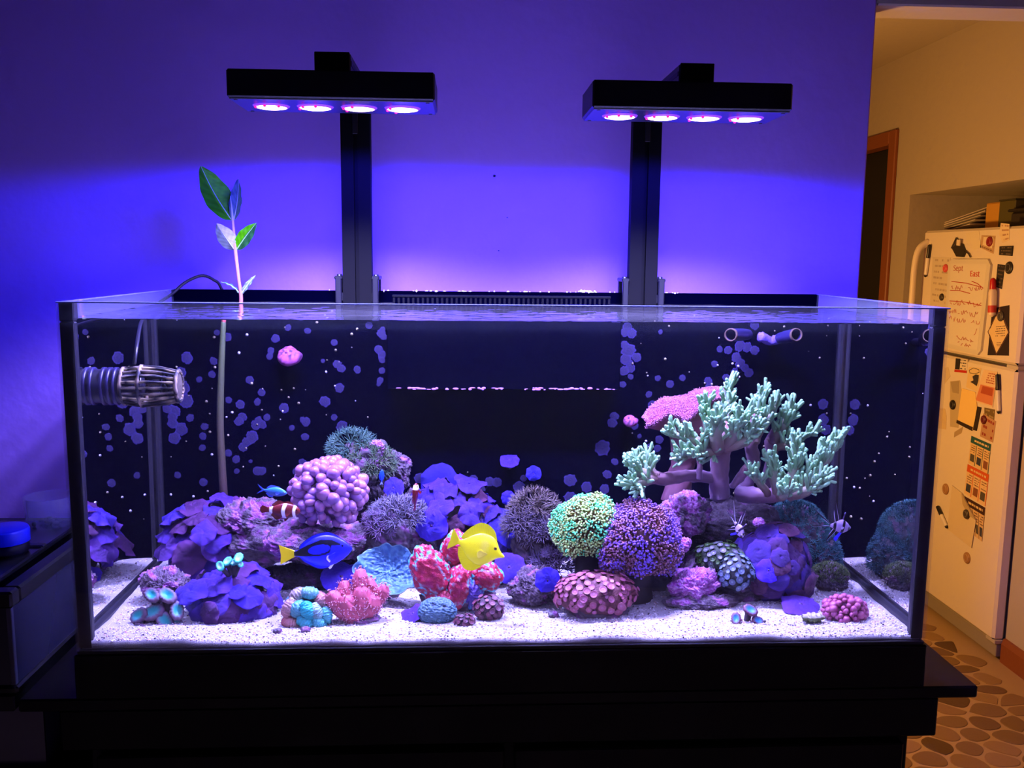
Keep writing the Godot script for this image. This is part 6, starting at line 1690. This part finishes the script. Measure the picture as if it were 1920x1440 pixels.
	note("paper_note", "framed receipt with a red magnet near the top of the freezer door", "paper", [Vector2(-2.0621, 1.6755), Vector2(-1.9646, 1.6712), Vector2(-1.9689, 1.6005), Vector2(-2.0665, 1.6265)], F, Color(0.72, 0.60, 0.46), Color(0.5, 0.38, 0.28), 4, 12)
	own("face", sheet([Vector2(-2.0459, 1.6687), Vector2(-1.9747, 1.6652), Vector2(-1.9793, 1.6214), Vector2(-2.0489, 1.6369)], F - 0.0009, 0.0005), mat(Color(0.86, 0.80, 0.68), 0.7), get_node("paper_note_002"))
	magnet("crimson round magnet on the framed receipt", [Vector2(-1.998, 1.6489)][0], F - 0.0015, 0.020, Color(0.50, 0.08, 0.12))
	note("paper_note", "pale scribbled scrap hanging over the top right of the freezer door", "paper", [Vector2(-1.9358, 1.7198), Vector2(-1.8789, 1.7137), Vector2(-1.8701, 1.6529), Vector2(-1.9141, 1.6434), Vector2(-1.9399, 1.6747)], F, Color(0.85, 0.78, 0.64), Color(0.66, 0.5, 0.38), 4, 13)
	note("card_magnet", "small wide black card magnet at the upper right of the freezer door", "magnet", [Vector2(-1.9262, 1.6292), Vector2(-1.8394, 1.6303), Vector2(-1.8407, 1.5921), Vector2(-1.9249, 1.5963)], F, Color(0.13, 0.11, 0.10), Color(0.4, 0.34, 0.28), 3, 14, "", 0.004)
	note("photo_strip", "tall dark picture strip beside the whiteboard on the freezer door", "photo", [Vector2(-1.9342, 1.5611), Vector2(-1.884, 1.5574), Vector2(-1.8916, 1.4648), Vector2(-1.9356, 1.4716)], F, Color(0.12, 0.11, 0.11), Color(0.38, 0.30, 0.25), 6, 15)
	magnet("dark button magnet right of the tall picture strip", [Vector2(-1.8547, 1.5475)][0], F, 0.024, Color(0.14, 0.13, 0.12))
	var gb := thing("glue_bottle", "small white bottle with a red cap stuck upright beside the whiteboard", "bottle", Vector3(1.985, 1.3636, -1.9164))
	var ga: Vector3 = Vector3(1.98, 1.4968, -1.9237) - gb.position
	var gc: Vector3 = Vector3(1.98, 1.3639, -1.9117) - gb.position
	var g1 := MB.new()
	g1.tube([gc, ga.lerp(gc, 0.35), ga.lerp(gc, 0.24)], [0.015, 0.015, 0.011], 18)
	part("bottle", g1, mat(Color(0.86, 0.80, 0.72), 0.4), gb)
	var g2 := MB.new()
	g2.tube([ga.lerp(gc, 0.26), ga], [0.012, 0.011], 18)
	part("cap", g2, mat(Color(0.70, 0.08, 0.06), 0.35), gb)
	var g3 := MB.new()
	g3.tube([gc.lerp(ga, 0.06), gc.lerp(ga, 0.27)], [0.0154, 0.0154], 18, Color.WHITE, null, null, 0.0, false)
	part("red_label", g3, mat(Color(0.75, 0.22, 0.15), 0.5), gb)
	var dp := [Vector2(-1.9452, 1.3872), Vector2(-1.8341, 1.4058), Vector2(-1.8095, 1.2131), Vector2(-1.9512, 1.1997)]
	var dn := note("brochure", "dark brochure with a cream diamond on the lower right of the freezer door", "brochure", dp, F, Color(0.13, 0.07, 0.09))
	var dm := [Vector2(-1.8979, 1.3857), Vector2(-1.8259, 1.3019), Vector2(-1.8909, 1.2147), Vector2(-1.9537, 1.2934)]
	own("diamond", sheet(dm, F - 0.0009, 0.0004), mat(Color(0.86, 0.76, 0.56), 0.7), dn)
	own("border", strokes([[Vector2(-1.8952, 1.3921), Vector2(-1.8191, 1.3025), Vector2(-1.89, 1.2085), Vector2(-1.961, 1.2928), Vector2(-1.8952, 1.3921)]], F - 0.001, 0.0014), mat(Color(0.45, 0.3, 0.25), 0.6), dn)
	own("print", scribble(quad_in(dp, 0.25, 0.38, 0.85, 0.62), F - 0.0014, 5, 16, 0.9, 0.3), mat(Color(0.25, 0.17, 0.14), 0.7), dn)
	own("print", scribble(quad_in(dp, 0.38, 0.72, 0.66, 0.82), F - 0.0014, 3, 17, 0.9, 0.3), mat(Color(0.4, 0.3, 0.22), 0.7), dn)
	magnet("grey round magnet pinning the diamond brochure", [Vector2(-1.8799, 1.3598)][0], F - 0.0016, 0.020, Color(0.25, 0.23, 0.22))
	# refrigerator door notes
	var tp := [Vector2(-2.1848, 1.163), Vector2(-2.0902, 1.1668), Vector2(-2.0898, 1.1088), Vector2(-2.1843, 1.1013)]
	var tk := note("ticket", "white printed ticket with a black block and red stripe under the whiteboard", "ticket", tp, F, Color(0.84, 0.80, 0.72), Color(0.2, 0.17, 0.15), 5, 21)
	own("black_block", sheet(quad_in(tp, 0.04, 0.02, 0.42, 0.78), F - 0.0012, 0.0004), mat(Color(0.12, 0.1, 0.1), 0.6), tk)
	own("red_stripe", sheet(quad_in(tp, 0.0, 0.8, 1.0, 0.98), F - 0.0012, 0.0004), mat(Color(0.72, 0.16, 0.08), 0.6), tk)
	var cp := [Vector2(-2.0778, 1.1371), Vector2(-1.9885, 1.1436), Vector2(-2.0009, 1.0436), Vector2(-2.0854, 1.0512)]
	var cn := note("paper_note", "cream flyer with a dark bird-like drawing under an oval on the refrigerator door", "paper", cp, F, Color(0.85, 0.76, 0.56))
	own("oval", strokes([[Vector2(-2.0719, 1.1245), Vector2(-2.0419, 1.1371), Vector2(-2.0026, 1.1354), Vector2(-1.9973, 1.1251), Vector2(-2.0307, 1.1143), Vector2(-2.0664, 1.1141), Vector2(-2.0719, 1.1245)]], F - 0.001, 0.0012), mat(Color(0.2, 0.16, 0.14), 0.6), cn)
	own("drawing", sheet([Vector2(-2.0446, 1.1014), Vector2(-2.0227, 1.1131), Vector2(-1.9995, 1.1139), Vector2(-1.9999, 1.0898), Vector2(-2.0081, 1.0667), Vector2(-2.0366, 1.0737), Vector2(-2.057, 1.0775), Vector2(-2.0347, 1.0873)], F - 0.0009, 0.0005), mat(Color(0.2, 0.18, 0.17), 0.6), cn)
	var rp := [Vector2(-1.9651, 1.14), Vector2(-1.8733, 1.1431), Vector2(-1.885, 0.9992), Vector2(-2.0223, 1.0028)]
	var rc := note("coupon", "pale coupon printed with rusty red panels on the refrigerator door", "coupon", rp, F - 0.001, Color(0.86, 0.76, 0.62))
	own("print", scribble(quad_in(rp, 0.3, 0.05, 0.95, 0.38), F - 0.0019, 5, 22, 0.9, 0.5), mat(Color(0.65, 0.30, 0.2), 0.7), rc)
	own("red_panel", sheet(quad_in(rp, 0.1, 0.45, 0.97, 0.95), F - 0.0019, 0.0004), mat(Color(0.80, 0.50, 0.36), 0.7), rc)
	own("picture", sheet(quad_in(rp, 0.25, 0.48, 0.9, 0.70), F - 0.0024, 0.0004), mat(Color(0.66, 0.30, 0.17), 0.7), rc)
	marker("black-capped white marker upright right of the rusty red coupon", [Vector2(-1.8574, 1.1325)][0], [Vector2(-1.8295, 0.9895)][0], F, Color(0.05, 0.04, 0.05))
	note("paper_note", "folded white sheet half hidden by the aquarium's right edge", "paper", [Vector2(-2.2681, 1.1093), Vector2(-2.2385, 1.1176), Vector2(-2.2154, 1.0788), Vector2(-2.258, 1.0403)], F, Color(0.80, 0.74, 0.62))
	var en2 := note("envelope", "long narrow pale envelope held by a black magnet left of the yellow booklet", "envelope", [Vector2(-2.2124, 1.0583), Vector2(-2.138, 1.0731), Vector2(-2.1073, 1.0051), Vector2(-2.1213, 0.8727), Vector2(-2.1842, 0.8654)], F, Color(0.72, 0.66, 0.52))
	own("flap", sheet([Vector2(-2.2078, 1.0567), Vector2(-2.1418, 1.0703), Vector2(-2.1381, 1.0162), Vector2(-2.1843, 1.0138)], F - 0.0009, 0.0008), mat(Color(0.62, 0.56, 0.44), 0.8), en2)
	own("backing", sheet([Vector2(-2.1475, 0.8492), Vector2(-2.0856, 0.8841), Vector2(-2.0937, 0.8552), Vector2(-2.1483, 0.8259)], F, 0.0006), mat(Color(0.66, 0.58, 0.44), 0.8), en2)
	magnet("black oblong magnet on the long narrow envelope", [Vector2(-2.1726, 0.9626)][0], F - 0.002, 0.021, Color(0.06, 0.06, 0.06))
	note("paper_note", "pale rounded card peeking out by the aquarium's right edge below the folded sheet", "paper", [Vector2(-2.2823, 0.9303), Vector2(-2.2382, 0.9354), Vector2(-2.2206, 0.9055), Vector2(-2.2166, 0.8475), Vector2(-2.2783, 0.8404)], F, Color(0.80, 0.72, 0.55))
	var bk := [Vector2(-2.1128, 1.0427), Vector2(-2.0123, 1.0419), Vector2(-1.9861, 0.9691), Vector2(-2.0091, 0.8852), Vector2(-2.1252, 0.8995)]
	var bn := note("booklet", "blank yellow booklet with a dark bottom band on the refrigerator door", "booklet", bk, F - 0.0005, Color(0.90, 0.78, 0.48), null, 0, 1, "", 0.003)
	own("dark_band", sheet([Vector2(-2.1303, 0.9055), Vector2(-2.0069, 0.8967), Vector2(-2.0123, 0.8801), Vector2(-2.1324, 0.8913)], F - 0.0035, 0.001), mat(Color(0.16, 0.10, 0.07), 0.6), bn)
	own("dark_edge", sheet([Vector2(-1.9886, 0.9862), Vector2(-1.9617, 0.9863), Vector2(-1.9818, 0.886), Vector2(-2.0053, 0.8859)], F - 0.0005, 0.003), mat(Color(0.15, 0.1, 0.08), 0.6), bn)
	note("card", "small red and white card tucked under the coupon", "card", [Vector2(-1.9471, 0.9648), Vector2(-1.8558, 0.9488), Vector2(-1.865, 0.8615), Vector2(-1.9561, 0.869)], F, Color(0.70, 0.55, 0.42), Color(0.55, 0.18, 0.12), 3, 24)
	note("card", "olive printed card edge above the red and white card", "card", [Vector2(-1.9431, 0.9895), Vector2(-1.8696, 0.9933), Vector2(-1.87, 0.9462), Vector2(-1.9388, 0.9598)], F + 0.0001, Color(0.42, 0.34, 0.16), Color(0.62, 0.55, 0.36), 2, 25)
	magnet("maroon magnet holding the small cards together", [Vector2(-1.936, 0.9407)][0], F - 0.001, 0.018, Color(0.35, 0.06, 0.10))
	# folding menu of stacked coloured panels
	var menus := [[[Vector2(-2.0172, 0.859), Vector2(-1.8747, 0.853), Vector2(-1.8788, 0.7286), Vector2(-2.0243, 0.7428)], Color(0.10, 0.32, 0.32), Color(0.84, 0.72, 0.52), "teal-headed top leaf of the hanging coupon strip"], [[Vector2(-2.0275, 0.7376), Vector2(-1.8717, 0.7303), Vector2(-1.8784, 0.5973), Vector2(-2.0374, 0.6099)], Color(0.78, 0.33, 0.08), Color(0.86, 0.74, 0.56), "orange-headed middle leaf of the hanging coupon strip"], [[Vector2(-2.0318, 0.5999), Vector2(-1.8778, 0.5931), Vector2(-1.8798, 0.4508), Vector2(-1.9469, 0.4586)], Color(0.22, 0.10, 0.07), Color(0.82, 0.70, 0.52), "brown-headed bottom leaf of the hanging coupon strip"]]
	var mi := 0
	for m in menus:
		var mn := note("coupon_sheet", m[3], "coupon", m[0], F, m[2], null, 0, 1, "coupon strip")
		own("header", sheet(quad_in(m[0], 0.0, 0.0, 1.0, 0.24), F - 0.0009, 0.0004), mat(m[1], 0.7), mn)
		own("header_print", scribble(quad_in(m[0], 0.05, 0.04, 0.95, 0.2), F - 0.0014, 1, 33 + mi, 1.0, 0.4), mat(Color(0.85, 0.75, 0.55), 0.7), mn)
		for k in 3:
			own("column_edge", sheet(quad_in(m[0], k / 3.0 + 0.31, 0.26, k / 3.0 + 0.335, 0.98), F - 0.0009, 0.0004), mat(m[1], 0.7), mn)
			own("picture", sheet(quad_in(m[0], k / 3.0 + 0.06, 0.62, k / 3.0 + 0.27, 0.88), F - 0.0009, 0.0004), mat([Color(0.3, 0.28, 0.24), Color(0.2, 0.22, 0.3), Color(0.5, 0.3, 0.18)][(k + mi) % 3], 0.7), mn)
			own("print", scribble(quad_in(m[0], k / 3.0 + 0.03, 0.28, k / 3.0 + 0.30, 0.58), F - 0.0009, 4, 40 + mi * 3 + k, 0.8, 0.4), mat(Color(0.40, 0.26, 0.16), 0.7), mn)
		mi += 1
	magnet("tan round magnet low on the refrigerator door at the left", [Vector2(-2.1791, 0.5912)][0], F, 0.024, Color(0.62, 0.46, 0.30))
	magnet("tan round magnet below the loose curling page", [Vector2(-1.9752, 0.3512)][0], F, 0.024, Color(0.62, 0.46, 0.30))
	var cu := note("paper_note", "loose curling page hanging across the bottom of the coupon strip", "paper", [Vector2(-2.127, 0.6212), Vector2(-2.0453, 0.6078), Vector2(-1.9294, 0.527), Vector2(-1.9469, 0.4041), Vector2(-2.1372, 0.4248)], F - 0.003, Color(0.82, 0.76, 0.64), null, 0, 1, "", 0.0012)
	own("curl", sheet([Vector2(-2.0453, 0.6078), Vector2(-1.9294, 0.527), Vector2(-1.9856, 0.533), Vector2(-2.0309, 0.5658)], F - 0.0045, 0.003), mat(Color(0.70, 0.62, 0.48), 0.8), cu)
	magnet("dark half-round magnet on the loose curling page", [Vector2(-1.9937, 0.533)][0], F - 0.008, 0.020, Color(0.25, 0.22, 0.2))
	marker("black-capped marker lying slanted left of the loose curling page", [Vector2(-2.2196, 0.5012)][0], [Vector2(-2.1344, 0.4352)][0], F, Color(0.05, 0.04, 0.05))
	# things on top of the refrigerator
	var top := 1.705
	var bx := thing("box", "yellow-fronted box of papers standing on top of the refrigerator", "box", Vector3(2.2, top, -2.2))
	part("box_body", boxed(Vector3(0, 0.055, 0), Vector3(0.16, 0.11, 0.10), 0.002), mat(Color(0.70, 0.50, 0.16), 0.6), bx)
	part("front_flap", boxed(Vector3(-0.0815, 0.055, 0), Vector3(0.003, 0.10, 0.094), 0.001), mat(Color(0.76, 0.56, 0.20), 0.6), bx)
	var bb := thing("cereal_box", "dark green lettered box lying on top of the refrigerator", "box", Vector3(2.2, top, -2.07))
	part("box_body", boxed(Vector3(0, 0.055, 0), Vector3(0.2, 0.11, 0.11), 0.002), mat(Color(0.30, 0.28, 0.12), 0.6), bb)
	part("lid", boxed(Vector3(0, 0.113, 0), Vector3(0.205, 0.006, 0.115), 0.001), mat(Color(0.20, 0.19, 0.10), 0.6), bb)
	var tray := thing("tray", "flat dark tray lying on the right of the refrigerator top", "tray", Vector3(2.25, top, -1.9))
	part("tray_base", boxed(Vector3(0, 0.03, 0), Vector3(0.34, 0.06, 0.22), 0.008), mat(Color(0.16, 0.13, 0.11), 0.5), tray)
	part("tray_rim", boxed(Vector3(0, 0.066, 0), Vector3(0.36, 0.012, 0.24), 0.005), mat(Color(0.12, 0.10, 0.09), 0.5), tray)
	var pa := thing("paper_stack", "slanted pile of white papers on the left of the refrigerator top", "papers", Vector3(2.18, top, -2.38))
	for k in 5:
		part("sheet", boxed(Vector3(0, 0.012 + k * 0.010, 0), Vector3(0.22, 0.004, 0.20), 0.001, Color.WHITE), mat(Color(0.78, 0.73, 0.66).darkened(0.06 * (k % 3)), 0.8), pa, Transform3D(Basis(Vector3.UP, 0.15 * k) * Basis(Vector3.RIGHT, -0.12 - 0.05 * k), Vector3(0, k * 0.004, 0)))

# ---------------------------------------------------------------- left side
func left_side() -> void:
	var rim := mat(Color(0.05, 0.05, 0.055), 0.5)
	var X := -0.868
	var t := thing("small_aquarium", "empty black-rimmed glass tank standing left of the large aquarium", "aquarium", Vector3(-1.2, 0.797, -0.25))
	for q in [[Vector3(-1.55, 0.955, -0.03), Vector3(X, 0.985, 0.0)], [Vector3(-1.55, 0.955, -0.46), Vector3(X, 0.985, -0.43)], [Vector3(X - 0.03, 0.955, -0.43), Vector3(X, 0.985, -0.03)], [Vector3(-1.55, 0.955, -0.43), Vector3(-1.52, 0.985, -0.03)]]:
		own("top_rim", span(q[0], q[1], 0.004), rim, t)
	own("bottom_rim", span(Vector3(-1.55, 0.797, -0.46), Vector3(X, 0.812, 0.0), 0.004), rim, t)
	own("lid", span(Vector3(-1.50, 0.978, -0.42), Vector3(X - 0.05, 0.990, -0.04), 0.003), mat(Color(0.10, 0.10, 0.13), 0.25), t)
	own("hinge_strip", span(Vector3(-1.50, 0.984, -0.25), Vector3(X - 0.05, 0.9945, -0.23), 0.003), mat(Color(0.07, 0.07, 0.09), 0.4), t)
	var gm := mat(Color(0.22, 0.22, 0.30), 0.2)
	own("front_pane", span(Vector3(-1.54, 0.812, -0.012), Vector3(X - 0.006, 0.955, -0.006)), gm, t)
	own("side_pane", span(Vector3(X - 0.012, 0.812, -0.45), Vector3(X - 0.006, 0.955, -0.012)), gm, t)
	own("back_pane", span(Vector3(-1.54, 0.812, -0.455), Vector3(X - 0.006, 0.955, -0.449)), gm, t)
	own("corner_seam", span(Vector3(X - 0.0135, 0.812, -0.0135), Vector3(X - 0.0045, 0.955, -0.0045), 0.001), mat(Color(0.30, 0.30, 0.4), 0.4), t)
	var s := thing("rack", "black two-tier rack under the small tank at the left edge", "rack", Vector3(-1.2, 0, -0.25))
	own("shelf", span(Vector3(-1.58, 0.765, -0.48), Vector3(-0.876, 0.7965, 0.0), 0.003), rim, s)
	own("shelf", span(Vector3(-1.58, 0.56, -0.48), Vector3(-0.80, 0.605, -0.05), 0.003), rim, s)
	for q in [[-1.56, -0.03], [-1.56, -0.46], [-0.90, -0.46]]:
		own("post", span(Vector3(q[0] - 0.015, 0.0, q[1] - 0.015), Vector3(q[0] + 0.015, 0.765, q[1] + 0.015), 0.003), rim, s)
	own("base", span(Vector3(-1.58, 0.0, -0.48), Vector3(-0.85, 0.54, -0.06), 0.004), rim, s)
	var lt := thing("storage_tank", "dim blue glass tank on the lower tier of the black rack", "aquarium", Vector3(-1.2, 0.6055, -0.25))
	own("front_pane", span(Vector3(-1.5, 0.6055, -0.09), Vector3(-0.868, 0.745, -0.084)), mat(Color(0.26, 0.26, 0.38), 0.2), lt)
	own("side_pane", span(Vector3(-0.874, 0.6055, -0.42), Vector3(-0.868, 0.745, -0.09)), mat(Color(0.36, 0.36, 0.55), 0.2), lt)
	own("back_pane", span(Vector3(-1.5, 0.6055, -0.426), Vector3(-0.868, 0.745, -0.42)), mat(Color(0.26, 0.26, 0.38), 0.2), lt)
	# jar with a blue lid, glass cylinder, dark box
	var j := thing("jar", "dark jar with a bright blue lid on the small tank at the left edge", "jar", Vector3(-0.972, 0.9905, -0.20))
	var jr := MB.new()
	jr.lathe([Vector2(0.0001, 0.0), Vector2(0.036, 0.0), Vector2(0.040, 0.006), Vector2(0.040, 0.018), Vector2(0.036, 0.024), Vector2(0.0001, 0.024)], 28)
	part("jar_body", jr, mat(Color(0.06, 0.06, 0.12), 0.3), j)
	var jl := MB.new()
	jl.lathe([Vector2(0.036, 0.022), Vector2(0.042, 0.023), Vector2(0.042, 0.046), Vector2(0.039, 0.051), Vector2(0.0001, 0.052)], 28)
	part("lid", jl, mat(Color(0.06, 0.12, 0.85), 0.4), j)
	var v := thing("glass_cylinder", "clear glass cylinder vase with rubble in it behind the small tank lid", "vase", Vector3(-0.975, 0.985, -0.39))
	var vm := MB.new()
	vm.lathe([Vector2(0.0001, 0.004), Vector2(0.040, 0.004), Vector2(0.046, 0.068), Vector2(0.0485, 0.069), Vector2(0.050, 0.067), Vector2(0.044, 0.0005), Vector2(0.0001, 0.0005)], 36)
	var vg := glass(Color(0.6, 0.6, 0.9), 0.16)
	part("glass", vm, vg, v)
	var rb := MB.new()
	for k in 16:
		rb.ball(Vector3(rnd(-0.026, 0.026), 0.008 + rnd(0, 0.006), rnd(-0.026, 0.026)), Vector3(rnd(0.004, 0.009), rnd(0.003, 0.006), rnd(0.004, 0.009)), 8, 5, hue(0.3, 0.28, 0.34))
	part("rubble", rb, mat(null, 0.9), v).set_meta("kind", "stuff")
